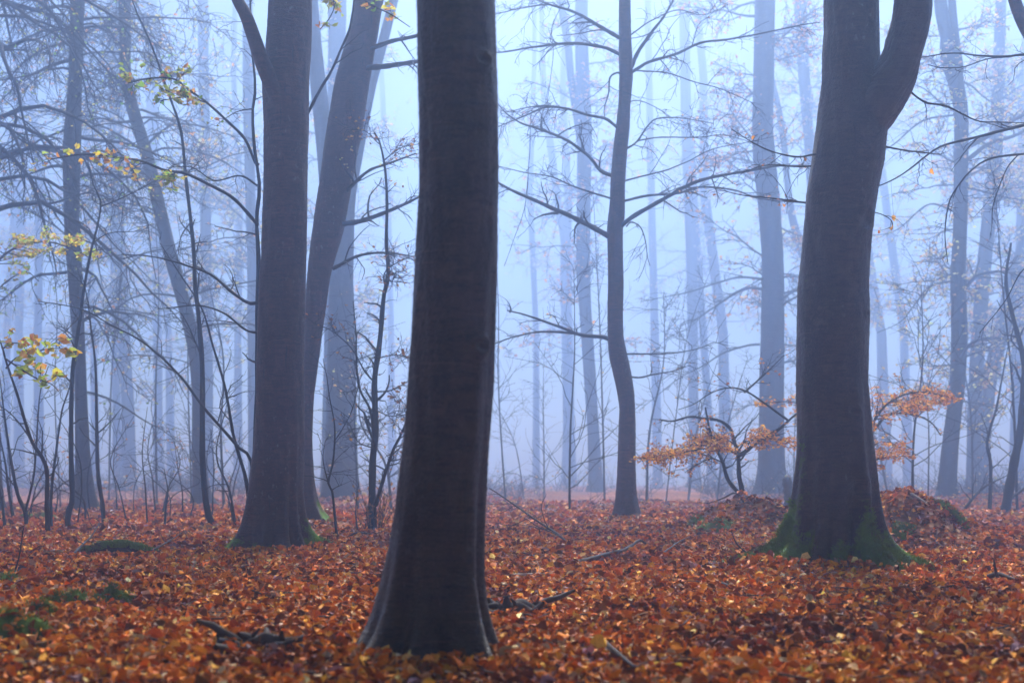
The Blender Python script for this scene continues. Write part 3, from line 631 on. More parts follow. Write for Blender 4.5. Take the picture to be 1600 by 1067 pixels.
def gb(pts, r, seed, dd=0.0, **k):
    kw = dict(tw=14, tl=(0.25, 1.0), sub=5, sl=(0.12, 0.5), rmin=0.0046, flat=0.35, wig=0.24, droop=0.15, mat=M_TWIG, n=34, wob=.03)
    kw.update(k)
    return branch(G, pts, 25.2, 25.2 + dd, r * 0.72, max(0.005, r * 0.2), seed, **kw)
gb(c5([(545, 160), (500, 135), (440, 100), (350, 50), (240, 15), (160, -20)]), .055, 1, -1.0)
gb(c5([(300, 32), (240, 20), (140, 35), (45, 58), (-30, 80)]), .022, 2, -1.0)
gb(c5([(545, 225), (510, 208), (470, 190), (380, 175), (300, 175), (180, 190), (45, 210), (-60, 214)]), .045, 3, 0.8)
gb(c5([(560, 285), (578, 262), (600, 210), (650, 135), (700, 70), (740, 0), (760, -60)]), .06, 4, 1.0, tw=5)
gb(c5([(570, 292), (605, 270), (650, 245), (750, 215), (850, 170), (960, 155), (1100, 130), (1260, 95), (1330, 85)]), .04, 5, -1.4, leaf=14)
gb(c5([(560, 278), (620, 282), (720, 290), (820, 325), (930, 355), (1060, 410)]), .02, 6, -0.8)
gb(c5([(535, 520), (500, 490), (470, 470), (400, 455), (330, 432), (240, 425), (150, 460), (50, 500)]), .04, 7, -0.8)
gb(c5([(330, 432), (240, 420), (160, 428), (80, 445), (45, 430)]), .02, 8, -0.2)
gb(c5([(520, 705), (485, 692), (450, 675), (410, 625), (340, 570), (280, 540), (200, 510), (140, 490), (80, 450), (45, 410)]), .052, 9, 0.9)
gb(c5([(280, 540), (330, 510), (400, 490), (425, 515), (440, 545)]), .02, 10, 0.4, tw=5)
gb(c5([(515, 950), (475, 932), (400, 890), (320, 850), (260, 825), (180, 790), (110, 760), (60, 735), (-20, 690)]), .075, 11, -0.9, tw=8)
gb(c5([(285, 845), (255, 848), (220, 855), (185, 872)]), .04, 12, -0.2, tw=2, sub=2)
gb(c5([(515, 910), (545, 888), (580, 860), (640, 825), (720, 780), (780, 745), (850, 715), (940, 695), (1030, 680), (1150, 660), (1260, 660)]), .06, 13, -1.6, tw=14, leaf=26)
gb(c5([(520, 800), (560, 795), (650, 775), (760, 770), (830, 745), (900, 745), (1000, 760), (1080, 790), (1250, 805), (1330, 800)]), .035, 14, 1.2, leaf=10)
gb(c5([(530, 600), (562, 588), (600, 560), (640, 500), (680, 470), (780, 470), (900, 490)]), .03, 15, 0.9, leaf=8)
gb(c5([(600, 560), (690, 545), (850, 545), (930, 535), (1020, 555), (1130, 600)]), .018, 16, -0.8, leaf=12)
gb(c5([(525, 730), (560, 715), (700, 680), (800, 640), (900, 590), (1060, 560), (1150, 540)]), .022, 17, 1.4, leaf=12)
gb(c5([(525, 798), (500, 790), (430, 770), (340, 740), (250, 700), (150, 685), (55, 660)]), .028, 18, -1.0)
gb(c5([(535, 295), (518, 290), (490, 310), (485, 370), (468, 430), (470, 470)]), .028, 19, -0.3, tw=4, wob=0.03)
gb(c5([(555, 900), (575, 882), (610, 900), (630, 950), (640, 1020), (650, 1055)]), .02, 20, -0.4, tw=5)
gb(c5([(310, 0), (260, 110), (265, 200), (255, 300), (240, 410)]), .009, 21, -0.5, tw=3, sub=0)
gb(c5([(175, 505), (170, 640), (150, 830), (110, 950), (70, 1060)]), .009, 22, -0.5, tw=3, sub=0)
gb(c6([(455, 310), (430, 295), (340, 285), (290, 265), (220, 240), (150, 215), (75, 195)]), .055, 23, -0.7, tw=5, leaf=6)
gb(c6([(330, 280), (200, 275), (110, 290), (35, 315), (-30, 340)]), .035, 24, -0.6, tw=6, leaf=5)
gb(c6([(85, 205), (88, 190), (78, 165)]), .03, 25, -0.1, tw=1, sub=0)
gb(c6([(490, 355), (570, 355), (690, 350), (770, 335), (825, 312)]), .024, 26, -0.8, tw=6)
gb(c6([(520, 438), (560, 440), (600, 430), (680, 415), (740, 395)]), .026, 27, -0.5, tw=6, leaf=10)
gb(c5([(530, 430), (590, 400), (660, 420), (740, 470)]), .016, 28, 0.6, tw=6)
gb(c5([(560, 150), (600, 120), (660, 80), (760, 40), (860, 60), (960, 20)]), .02, 29, 0.8, leaf=8)

def hb(pts, r, seed, dd=0.0, **k):
    kw = dict(tw=14, tl=(0.5, 1.8), sub=5, sl=(0.2, 0.8), rmin=0.008, flat=0.35, wig=0.22, droop=0.15, wob=.02)
    kw.update(k)
    return branch(H, pts, 54.0, 54.0 + dd, r, 0.012, seed, **kw)
hb(c6([(1010, 120), (940, 118), (880, 150), (820, 190), (760, 230), (705, 250), (700, 340)]), .06, 30, -2)
hb(c6([(1010, 85), (920, 78), (830, 100), (740, 130), (640, 150), (560, 165)]), .05, 31, -2, leaf=20)
hb(c6([(990, 320), (940, 325), (860, 350), (780, 400), (700, 440), (600, 520), (550, 560)]), .045, 32, -2, leaf=30)
hb(c6([(1060, 80), (1110, 75), (1180, 90)]), .045, 33, -1)
hb(c6([(1070, 135), (1100, 130), (1150, 110)]), .05, 34, -1)
hb(c6([(1075, 320), (1130, 325), (1200, 310)]), .035, 35, -1, leaf=20)
hb(c6([(1060, 540), (1100, 520), (1160, 500)]), .03, 36, -1.5, leaf=60, lsize=.08)
hb(c6([(1000, 545), (960, 540), (910, 560)]), .03, 37, -1.5, leaf=40, lsize=.08)

# left tree, leaning tree
branch(C, [(474, 190), (481, 177), (501, 139), (517, 113), (533, 77), (545, 48), (552, 10), (556, -40)], 16.6, 17.6, .022, .010, 40, tw=4, tl=(.2, .6))
branch(D, [(536, 350), (566, 345), (602, 332), (630, 320), (654, 308), (680, 292)], 22.4, 22.0, .045, .012, 41, tw=10, tl=(.3, 1.0))
branch(D, [(560, 112), (578, 106), (602, 104), (648, 97), (680, 90)], 22.4, 22.0, .05, .025, 42, tw=6, tl=(.3, .8))
branch(D, [(570, 80), (586, 74), (615, 64), (648, 57), (690, 44)], 22.4, 22.0, .04, .02, 43, tw=6, tl=(.3, .8))
branch(D, [(520, 420), (560, 400), (600, 395), (640, 400)], 22.4, 22.0, .03, .01, 44, tw=10, tl=(.3, 1.0))
branch(D, [(540, 300), (575, 268), (610, 255), (650, 240)], 22.4, 22.0, .03, .01, 47, tw=10, tl=(.3, 1.0), leaf=40, pal=PALE)
branch(C, [(478, -150), (520, -70), (548, -20), (580, 8), (610, 22), (640, 42)], 16.6, 15.4, .02, .005, 45, tw=8, tl=(.12, .35), sub=3, sl=(.08, .2), leaf=60, pal=GREEN, lsize=.08)
branch(C, [(480, -100), (508, -30), (522, 6), (515, 28), (500, 46)], 16.6, 15.6, .015, .005, 46, tw=8, tl=(.12, .3), sub=3, sl=(.08, .2), leaf=60, pal=GREEN, lsize=.08)
branch(C, [(412, 470), (390, 474), (360, 455), (330, 430), (290, 415), (240, 402), (190, 398)], 16.6, 18.5, .022, .006, 48, tw=10, tl=(.25, .8))
branch(C, [(410, 520), (385, 516), (350, 490), (310, 478), (260, 482)], 16.6, 18.0, .016, .006, 49, tw=8, tl=(.25, .7))

# forked tree
def bb(pts, d1, r, seed, **k):
    kw = dict(tw=8, tl=(0.12, 0.5), sub=3, sl=(0.08, 0.25), rmin=0.0024, flat=0.4, wig=0.22, droop=0.1)
    kw.update(k)
    return branch(B, pts, 13.2, d1, r, 0.004, seed, **kw)
bb(c7([(580, 310), (600, 325), (660, 370), (740, 385), (800, 415), (860, 440), (940, 443), (1060, 446)]), 14.2, .011, 50)
bb(c7([(480, 520), (510, 530), (590, 545), (670, 555), (720, 560)]), 14.4, .010, 51)
bb(c7([(300, 575), (265, 560), (200, 570), (110, 552), (40, 520), (-40, 470)]), 12.5, .010, 52, leaf=5)
bb(c7([(270, 740), (245, 738), (150, 725), (70, 715), (0, 708), (-80, 690)]), 13.9, .010, 53, leaf=6)
bb(c7([(480, 770), (510, 780), (540, 800), (545, 830)]), 13.4, .005, 54, tw=3, sub=0, leaf=3)
bb(c7([(280, 600), (200, 605), (90, 600), (0, 625)]), 13.6, .009, 55)

# tree out of frame on the right whose branches reach in
loc = base(1730, 852, 16.5)
Q = thing('beech_tree', 'tree beyond the right edge, only its bare dark branches reaching into the top right', 'tree', loc)
Q_ROWS = [(-200, 1700, 1764), (100, 1704, 1766), (500, 1706, 1768), (850, 1696, 1780)]
trunk(Q, Q_ROWS, 16.5, M_BARK2, [(180, .2, 30, .3), (270, .2, 20, .3)], seed=61, sides=40, up=5)
def qb(pts, r, seed, d1=15.0, **k):
    kw = dict(tw=10, tl=(0.15, 0.7), sub=4, sl=(0.08, 0.3), rmin=0.0026, flat=0.4, wig=0.22, droop=0.1, n=36)
    kw.update(k)
    return branch(Q, pts, 16.4, d1, r, 0.005, seed, **kw)
o = qb([(1720, 160), (1640, 184), (1600, 196), (1549, 209), (1514, 218), (1474, 228), (1449, 243), (1427, 261), (1401, 279), (1369, 293), (1345, 300)], .026, 62)
lb = MB(); rg = np.random.default_rng(8)
hl = np.array([P(1457, 268, 15.4), P(1396, 341, 15.1), P(1367, 316, 15.1)])
lb.leaves(hl, np.array([.085, .07, .06]), rg, ORAN[[0, 2, 0]] * 1.1, hang=True, flat=0.6); lb.build('leaves', M_LEAF, o, Q.location, smooth=False)
for a, b in (((1455, 240), (1457, 262)), ((1392, 284), (1396, 336)), ((1368, 294), (1367, 312))):
    p0, p1 = P(*a, 15.3), P(*b, 15.3); hb_ = MB(); hb_.tubes(np.linspace(p0, p1, 4)[None], np.full((1, 4), .0018), 3)
    hb_.build('hanging_twig', M_TWIG, o, Q.location)
qb([(1720, 90), (1640, 88), (1600, 86), (1570, 89), (1531, 88), (1488, 84), (1440, 91)], .022, 63, 15.6)
qb([(1580, 89), (1545, 92), (1505, 105), (1470, 106), (1450, 102)], .009, 64, 15.8)
qb([(1720, 225), (1650, 238), (1600, 241), (1548, 248), (1518, 267), (1496, 293), (1483, 319), (1477, 366), (1481, 410)], .018, 65, 15.5)
qb([(1590, 243), (1574, 262), (1560, 295), (1551, 325), (1550, 350)], .008, 66, 16)
p = spline(path_px([(1720, 190, 16), (1660, 120, 14), (1620, 70, 12), (1592, 20, 10), (1575, -40, 8), (1560, -140, 5)], 16.4, 15.8), 24)
mb = MB(); mb.tubes(p[None, :, :3], p[None, :, 3], 14); mb.build('limb', M_BARK2, Q, Q.location)
qb([(1720, 330), (1650, 400), (1600, 420), (1570, 470), (1530, 520)], .012, 67, 17.5)

# boughs on the right-hand background trunks
branch(J, [(1508, 450), (1530, 430), (1570, 425), (1620, 440)], 48.2, 44.3, .07, .02, 70, tw=10, tl=(.4, 1.3), rmin=.006, leaf=40, pal=PALE)
branch(J, [(1500, 560), (1520, 535), (1560, 528), (1610, 545)], 48.2, 44.3, .06, .02, 71, tw=10, tl=(.4, 1.3), rmin=.006, leaf=30, pal=PALE)
branch(J, [(1512, 230), (1540, 215), (1580, 190), (1630, 165)], 48.2, 44.8, .09, .04, 72, tw=10, tl=(.4, 1.3), rmin=.006, leaf=120, pal=PALE, lsize=.08)
branch(J, [(1512, 250), (1545, 225), (1590, 210), (1640, 180)], 48.2, 47.3, .08, .03, 73, tw=10, tl=(.4, 1.3), rmin=.006, leaf=120, pal=PALE, lsize=.08)
branch(J, [(1490, 180), (1440, 190), (1390, 230), (1340, 250)], 48.2, 44.3, .04, .012, 74, tw=12, tl=(.5, 1.5), rmin=.006, leaf=60, pal=PALE)
branch(J, [(1490, 330), (1450, 320), (1400, 360), (1350, 370)], 48.2, 47.3, .035, .012, 75, tw=14, tl=(.5, 1.5), rmin=.006, leaf=120, pal=PALE, lsize=.08)
branch(J, [(1488, 440), (1450, 450), (1410, 500), (1370, 520)], 48.2, 48.3, .03, .012, 76, tw=14, tl=(.5, 1.5), rmin=.006, leaf=140, pal=PALE, lsize=.08)

# low-branched tree: the yellow-green spray at the left edge
branch(q, [(-20, 430), (0, 405), (30, 385), (70, 378), (110, 388), (138, 402)], 29.0, 22, .03, .006, 80, tw=22, tl=(.3, .8), sub=5, sl=(.12, .35), flat=.1, leaf=800, pal=np.vstack([GREEN[1:4], YELL[[0, 2]]]), lsize=.075, rmin=.004)
branch(q, [(-20, 470), (10, 440), (40, 425), (60, 440)], 29.0, 23, .02, .006, 81, tw=8, tl=(.2, .5), sub=3, leaf=70, pal=GREEN, lsize=.08, rmin=.004)

# ------------------------------------------------------------------ saplings
def sapling(label, stem, d, r, seed, others=(), group=None, name='beech_sapling', d1=None, sides=8, **k):
    px, py = stem[0][0], stem[0][1]
    x = (px - 800) * d / F; z = float(gh(x, d)); o = thing(name, label, 'sapling', (x, d, z), group)
    kw = dict(tw=9, tl=(.2, .8), sub=3, sl=(.1, .35), rmin=.0036, flat=.45, wig=.2, n=40, smin=.25); kw.update(k)
    st = list(stem); dz = (EYE - z) * F / d + HY          # make the foot meet the ground
    st[0] = (px, dz + 3)
    branch(o, st, d, d1 or d + 0.6, r, max(.004, r * .22), seed, name='stem', sides=sides, **kw)
    for i, e in enumerate(others):
        e = dict(e); pts = e.pop('pts'); dd = e.pop('d', (d, d - 0.8)); rr = e.pop('r', r * .5)
        kk = dict(kw); kk.update(smin=.15); kk.update(e)
        branch(o, pts, dd[0], dd[1], rr, max(.004, rr * .3), seed * 7 + i + 1, name='branch', **kk)
    return o

sapling('long thin sapling left of the broad left trunk, tip running out of the top',
        [(334, 822), (325, 801), (318, 745), (317, 659), (317, 572), (312, 499), (306, 443), (304, 394), (297, 327), (291, 276), (287, 224), (280, 189), (262, 138), (244, 87), (226, 43), (209, 4), (200, -40)], 21.5, .050, 301,
        [dict(pts=[(300, 345), (283, 370), (277, 410)], r=.012), dict(pts=[(316, 560), (290, 500), (270, 480)], r=.012)], d1=22.5, tw=14)
sapling('crooked dark sapling hugging the broad left trunk, with green and orange leaves',
        [(392, 800), (398, 720), (402, 600), (402, 480), (404, 400), (401, 343), (406, 290), (398, 226), (396, 173), (400, 133), (393, 60), (392, 0), (388, -60)], 18.6, .046, 302,
        [dict(pts=[(403, 352), (398, 346), (366, 311), (331, 291), (291, 272), (256, 266), (220, 252), (177, 246), (134, 242), (80, 250)], r=.024, d=(18.6, 17), leaf=80, pal=np.vstack([ORAN[:2], YELL[:2], GREEN[1:2]]), lsize=.085, leaf_from=.3, droop=.1, smin=.55, tw=14, tl=(.15, .4)),
         dict(pts=[(291, 272), (280, 268), (262, 276)], r=.008, d=(17.6, 17.4), leaf=50, pal=GREEN[:3], lsize=.08, tw=5, tl=(.1, .25)),
         dict(pts=[(404, 258), (398, 252), (382, 217), (354, 189), (323, 161), (291, 138), (272, 124), (240, 122), (200, 130)], r=.022, d=(18.6, 17.2), leaf=130, pal=GREEN, lsize=.085, smin=.5, tw=12, tl=(.15, .45), leaf_from=.1),
         dict(pts=[(320, 160), (290, 152), (250, 158)], r=.009, d=(17.8, 17.2), leaf=70, pal=GREEN, lsize=.08, tw=6, tl=(.1, .3)),
         dict(pts=[(396, 170), (370, 175), (345, 190)], r=.010, d=(18.6, 18.2), leaf=10, pal=GREEN, lsize=.06, tw=5, tl=(.15, .4)),
         dict(pts=[(393, 60), (382, 40), (372, 15), (360, -20)], r=.012, tw=3), dict(pts=[(402, 290), (375, 275), (335, 282), (300, 262), (260, 262)], r=.013, tw=8)], d1=18.9)
sapling('sapling leaning left from the foot of the broad left trunk, arching over the thicket',
        [(399, 800), (394, 726), (371, 697), (319, 637), (280, 585), (224, 534), (172, 506), (142, 488), (110, 478), (60, 470)], 17.6, .026, 303, d1=19.5, tw=14, tl=(.2, .7))
sapling('straight dark shoot left of the broad trunk, leaning left between two taller stems',
        [(392, 806), (386, 758), (372, 706), (364, 676), (351, 603), (332, 538), (315, 482), (280, 426), (250, 380)], 18.6, .030, 304, d1=20)
sapling('dark wavy sapling inside the left thicket, first tall stem from its right side',
        [(162, 809), (160, 788), (153, 736), (151, 659), (149, 572), (142, 512), (136, 465), (128, 430)], 23.5, .040, 305, d1=24)
sapling('tallest wavy sapling in the left thicket, forking beside the yellow-green spray',
        [(107, 822), (106, 805), (113, 779), (111, 702), (113, 581), (123, 508), (131, 452), (140, 400), (157, 323), (146, 291), (138, 260)], 21.5, .046, 306,
        [dict(pts=[(157, 323), (185, 312), (220, 295), (245, 280)], r=.012), dict(pts=[(145, 380), (170, 365), (210, 362)], r=.010), dict(pts=[(125, 495), (100, 520), (86, 535)], r=.010)], d1=22.3, tw=12)
sapling('forked sapling near the left edge bearing bright yellow and green leaves',
        [(75, 831), (73, 788), (71, 728), (47, 685), (26, 616), (11, 572), (2, 540), (-10, 510)], 19.5, .036, 307,
        [dict(pts=[(10, 575), (25, 560), (50, 552), (78, 545), (104, 545)], r=.012, d=(17.2, 15.0), leaf=48, pal=YELL, lsize=.12, tw=7, tl=(.12, .3), sub=2, sl=(.06, .15), leaf_from=.3),
         dict(pts=[(8, 560), (30, 575), (55, 590), (80, 600), (92, 612)], r=.012, d=(17.2, 15.2), leaf=48, pal=YELL, lsize=.12, tw=7, tl=(.12, .3), sub=2, sl=(.06, .15), leaf_from=.3),
         dict(pts=[(4, 545), (20, 536), (45, 540)], r=.010, d=(17.0, 15.2), leaf=30, pal=YELL, lsize=.115, tw=5, tl=(.1, .25), sub=2, sl=(.06, .15)),
         dict(pts=[(71, 728), (50, 690), (20, 650), (-20, 620)], r=.016)], d1=17.2, tw=5)
sapling('upright bare sapling right beside the yellow-leaved one, leaning right as it rises',
        [(80, 824), (80, 771), (88, 702), (97, 641), (108, 607), (120, 560)], 21.2, .028, 308)
sapling('bare sapling with a low fork at the left edge below the yellow leaves',
        [(41, 827), (40, 801), (26, 766), (13, 693), (6, 641), (0, 590)], 20.8, .034, 309,
        [dict(pts=[(40, 798), (52, 745), (56, 700), (62, 616), (75, 572)], r=.020)])
sapling('thin leaning stem at the very left edge', [(22, 814), (14, 770), (9, 728), (0, 684), (-10, 640)], 23.5, .028, 310)
sapling('short dark shoot cut by the left border', [(8, 828), (4, 790), (-2, 760), (-14, 720)], 20.5, .026, 311, tw=4)

o = sapling('dark bushy sapling with withered brown leaves between the pale wide trunk and nearest trunk',
        [(585, 830), (582, 800), (582, 725), (587, 666), (585, 599), (593, 535), (599, 464), (606, 430), (603, 380), (604, 322), (603, 290), (600, 258), (592, 222), (584, 208)], 20.2, .062, 312,
        [dict(pts=[(587, 790), (600, 745), (614, 704), (625, 682), (634, 660), (645, 620)], r=.034, leaf=30, pal=ORAN * .55, lsize=.06),
         dict(pts=[(585, 690), (578, 640), (560, 600), (556, 520), (552, 470)], r=.022, leaf=10, pal=ORAN * .55),
         dict(pts=[(588, 600), (570, 580), (550, 545), (520, 518), (490, 505)], r=.014),
         dict(pts=[(589, 612), (610, 610), (630, 600), (645, 590)], r=.012, leaf=26, pal=ORAN * .4, lsize=.07, tw=8, tl=(.08, .25)),
         dict(pts=[(603, 430), (612, 440), (618, 425)], r=.014), dict(pts=[(605, 420), (618, 412), (640, 400)], r=.010), dict(pts=[(601, 250), (625, 232), (655, 225)], r=.010),
         dict(pts=[(590, 560), (615, 555), (650, 560)], r=.009), dict(pts=[(586, 640), (612, 650), (640, 640)], r=.010, leaf=14, pal=ORAN * .55),
         dict(pts=[(583, 700), (560, 690), (545, 660)], r=.010, leaf=10, pal=ORAN * .6), dict(pts=[(592, 225), (570, 205), (545, 202)], r=.008)],
        name='bushy_sapling', tw=22, tl=(.15, .55), sub=3, leaf=30, pal=ORAN * .5, lsize=.055, smin=.2)
rg = np.random.default_rng(31); mb = MB()
b0 = np.array(o.location); n = 46
st = b0 + np.stack([rg.normal(0, .07, n), rg.normal(0, .07, n), np.full(n, -.03)], 1)
dv = np.stack([rg.normal(0, .35, n), rg.normal(0, .3, n), np.ones(n)], 1) * rg.uniform(.2, .75, n)[:, None]
tt = np.linspace(0, 1, 6)[None, :, None]
pp = st[:, None] + dv[:, None] * tt + rg.normal(0, .018, (n, 6, 3)) * tt
mb.tubes(pp, np.full((n, 1), .006) * np.linspace(1, .5, 6)[None], 3); sh = mb.build('basal_shoots', M_TWIG, o, b0)
lb = MB(); lp = along(pp, 3, rg, .2); lb.leaves(lp, .06 * rg.uniform(.6, 1.2, len(lp)), rg, leaf_cols(rg, len(lp), ORAN * .5, EQ), flat=.8, hang=True); lb.build('leaves', M_LEAF, sh, b0, smooth=False)
sapling('thin bare sapling just right of the foot of the broad left trunk',
        [(527, 840), (523, 805), (519, 767), (513, 755), (521, 717), (523, 666), (515, 620), (511, 590), (505, 560)], 18.2, .020, 313,
        [dict(pts=[(522, 690), (535, 670), (550, 640), (560, 600)], r=.008), dict(pts=[(514, 758), (505, 720), (508, 690)], r=.010), dict(pts=[(519, 765), (530, 758)], r=.008, tw=2)], tw=6)
sapling('leafless little shoot at the left side of the bushy brown-leaved sapling', [(559, 822), (556, 800), (558, 775), (561, 752)], 20.4, .016, 314, tw=3)

# sapling with the layered orange spray, on the left leaf mound
SB = sapling('small forked sapling on the left leaf mound carrying a flat layer of orange leaves',
        [(1163, 784), (1160, 770), (1155, 745), (1153, 711), (1146, 687), (1141, 670), (1124, 657), (1102, 654), (1077, 651), (1050, 658), (1030, 655)], 21.6, .046, 320,
        [dict(pts=[(1152, 713), (1165, 705), (1182, 692), (1209, 677), (1229, 660), (1240, 650), (1260, 636)], r=.036, d=(21.6, 21.0)),
         dict(pts=[(1232, 657), (1199, 633), (1165, 611), (1138, 606), (1111, 614), (1085, 631), (1060, 640)], r=.018, d=(21.2, 20.6), leaf=16),
         dict(pts=[(1163, 613), (1178, 600), (1200, 580), (1225, 555)], r=.016, d=(21.0, 21.5)),
         dict(pts=[(1162, 786), (1160, 777), (1138, 750), (1129, 721), (1119, 701), (1109, 670), (1102, 636)], r=.036, d=(21.6, 21.8), tw=4),
         dict(pts=[(1151, 710), (1138, 704), (1110, 700), (1080, 704), (1045, 712), (1005, 716)], r=.014, d=(21.6, 20.4), tw=36, tl=(.2, .6), sub=6, sl=(.08, .28), flat=.06, leaf=1000, lsize=.05, droop=0.03, smin=.05),
         dict(pts=[(1135, 700), (1110, 690), (1085, 693), (1060, 702), (1020, 714)], r=.012, d=(21.6, 22.4), tw=34, tl=(.2, .6), sub=6, sl=(.08, .28), flat=.06, leaf=800, lsize=.05, droop=0.03, smin=.05),
         dict(pts=[(1150, 700), (1165, 690), (1195, 686), (1225, 688), (1250, 694)], r=.012, d=(21.6, 20.8), tw=26, tl=(.2, .5), sub=5, sl=(.08, .25), flat=.06, leaf=520, lsize=.05, smin=.08),
         dict(pts=[(1148, 695), (1135, 686), (1120, 684), (1100, 690)], r=.010, d=(21.6, 22.2), tw=14, tl=(.15, .4), sub=5, flat=.06, leaf=420, lsize=.05, smin=.08),
         dict(pts=[(1129, 722), (1110, 716), (1085, 728), (1070, 738)], r=.010, d=(21.7, 20.8), tw=6, tl=(.1, .25), leaf=40, lsize=.055),
         dict(pts=[(1129, 722), (1105, 712), (1090, 708)], r=.012), dict(pts=[(1163, 780), (1148, 770), (1130, 778), (1104, 787)], r=.02, tw=2, sub=1),
         dict(pts=[(1162, 782), (1172, 784), (1182, 788)], r=.02, tw=0)],
        leaf=14, name='forked_sapling')
sapling('sapling behind the dark forked trunk showing flat sprays of orange leaves on its right',
        [(1330, 806), (1338, 760), (1345, 720), (1352, 690), (1372, 664), (1384, 650), (1400, 645), (1430, 648), (1455, 660), (1470, 680)], 23.5, .042, 321,
        [dict(pts=[(1350, 692), (1372, 648), (1400, 622), (1440, 612), (1490, 622)], r=.022, d=(23.5, 22.8), tw=34, tl=(.25, .7), sub=6, flat=.06, leaf=760, lsize=.054, smin=.05),
         dict(pts=[(1384, 650), (1410, 640), (1440, 632), (1470, 630)], r=.012, d=(23.6, 24.4), tw=28, tl=(.25, .7), sub=6, flat=.06, leaf=560, lsize=.054, smin=.05),
         dict(pts=[(1344, 740), (1365, 720), (1390, 714), (1425, 712)], r=.014, d=(23.5, 22.8), tw=14, tl=(.15, .4), sub=5, flat=.06, leaf=400, lsize=.054, smin=.05),
         dict(pts=[(1346, 720), (1365, 696), (1385, 690), (1410, 700)], r=.012, d=(23.5, 24), tw=12, tl=(.15, .4), sub=4, flat=.12, leaf=240, lsize=.06, smin=.05),
         dict(pts=[(1342, 735), (1300, 690), (1260, 640), (1235, 628), (1190, 630)], r=.016, d=(23.5, 24), tw=14, tl=(.15, .45), sub=4, flat=.12, leaf=220, lsize=.06, smin=.3)],
        name='forked_sapling', tw=8, leaf=40)
sapling('dark leaning sapling trunk near the right edge', [(1570, 776), (1585, 720), (1594, 674), (1600, 600), (1599, 557), (1583, 496), (1572, 440), (1580, 380)], 28, .10, 322, tw=14, tl=(.4, 1.2), rmin=.005)
sapling('thin pale-leaved sapling in the tangle between the two right-hand trunks', [(1546, 790), (1548, 730), (1542, 690), (1556, 640), (1566, 590), (1575, 540)], 30, .045, 323, tw=14, tl=(.3, .9), leaf=60, pal=PALE, rmin=.005)
sapling('fallen-looking sapling stem slanting low at the far right', [(1500, 790), (1530, 768), (1555, 752), (1576, 742)], 29.5, .04, 324, tw=6, rmin=.005)
sapling('second slanting stem low at the far right, closer to the border', [(1562, 792), (1580, 778), (1605, 760), (1630, 740)], 28.5, .045, 325, tw=6, rmin=.005)

rng1 = np.random.default_rng(77)
for i in range(26):                     # low bent saplings of the left thicket
    px = rng1.uniform(10, 375); d = rng1.uniform(21, 31); by = HY + F * EYE / d; h = rng1.uniform(60, 190) * 24 / d; ln = rng1.normal(0, 45)
    c = rng1.normal(0, 18)
    sapling('low thin bare sapling in the undergrowth of the left thicket', [(px, by), (px + c * .4, by - h * .3), (px + ln * .4 + c, by - h * .6), (px + ln, by - h)], d, rng1.uniform(.012, .024), 400 + i,
            group='low saplings of the left thicket', tw=6, tl=(.2, .7), sub=2, leaf=int(rng1.choice([0, 0, 4, 8])), pal=ORAN, rmin=.0042)
for i, px in enumerate([20, 95, 170, 245, 300, 350, 560, 612, 640, 790, 820, 850, 890, 945, 1010, 1040, 1075, 1120, 1240, 1390, 1425, 1450, 1520, 1590]):
    d = rng1.uniform(29, 50); by = HY + F * EYE / d; ln = rng1.normal(0, 40); h = rng1.uniform(180, 560)
    o = sapling('slim bare understorey sapling standing back in the fog', [(px, by), (px + ln * .2, by - h * .33), (px + ln * .5 + rng1.normal(0, 8), by - h * .66), (px + ln, by - h)], d, rng1.uniform(.02, .045), 450 + i,
                group='slim saplings back in the fog', tw=18, tl=(.6, 2.6), sub=5, sl=(.25, .9), flat=.25, wig=.18, leaf=int(rng1.choice([0, 20, 50])), pal=PALE if px < 900 else ORAN, lsize=.07, rmin=.0065, smin=.1)

# ------------------------------------------------------------------ things lying on the forest floor
def stick(label, pts, d0, d1, r, seed, mat=M_WOOD, name='fallen_branch', tw=3, cat='branch', lift=0.02, **k):
    p = path_px(pts, d0, d1); a = p[0, :3]
    o = thing(name, label, cat, (a[0], a[1], float(gh(a[0], a[1]))))
    kw = dict(tl=(.08, .3), sub=2, sl=(.05, .15), rmin=.0025, wig=.25, sides=9, n=24, wob=.02); kw.update(k)
    branch(o, pts, d0, d1, r, r * .45, seed, name='stem', mat=mat, tw=tw, **kw)
def ground_d(py): return F * (EYE - 0.03) / (py - HY)
stick('grey crooked branch lying on the leaves between the nearest trunk and the forked trunk', [(893, 880), (918, 874), (946, 866), (974, 859), (990, 850), (1000, 843), (1010, 848)], ground_d(881), ground_d(858), .030, 500)
stick('short dark stick lying in the foreground leaves below the middle', [(939, 999), (960, 1016), (991, 1039)], ground_d(1001), ground_d(1040), .018, 501, tw=1)
stick('thin stick lying level beside the rotten wood right of the nearest trunk', [(800, 898), (835, 896), (882, 895)], ground_d(899), ground_d(894), .012, 502, mat=M_PALEWOOD, tw=2)
stick('many-twigged dead branch rising from the leaves right of the nearest trunk', [(892, 851), (868, 832), (838, 812), (807, 790), (781, 772), (765, 762)], ground_d(852), 17.8, .016, 503, tw=9, tl=(.3, .9), sub=3, sl=(.15, .4))
stick('broken dark branch lying in the leaves at the left in front of the mossy log', [(157, 895), (176, 903), (198, 909)], ground_d(897), ground_d(909), .03, 504)
stick('small dark twig on open leaves left of the foot of the nearest trunk', [(253, 914), (268, 911), (282, 909)], ground_d(915), ground_d(910), .014, 505, tw=1)
stick('dark dead branch with an upright stub at the right edge', [(1545, 900), (1562, 897), (1579, 903), (1610, 912)], ground_d(902), ground_d(912), .022, 506, tw=3)
stick('short upright dark stub standing in the leaves near the right edge', [(1560, 905), (1556, 892), (1553, 875)], ground_d(907), ground_d(907), .016, 507, tw=1)
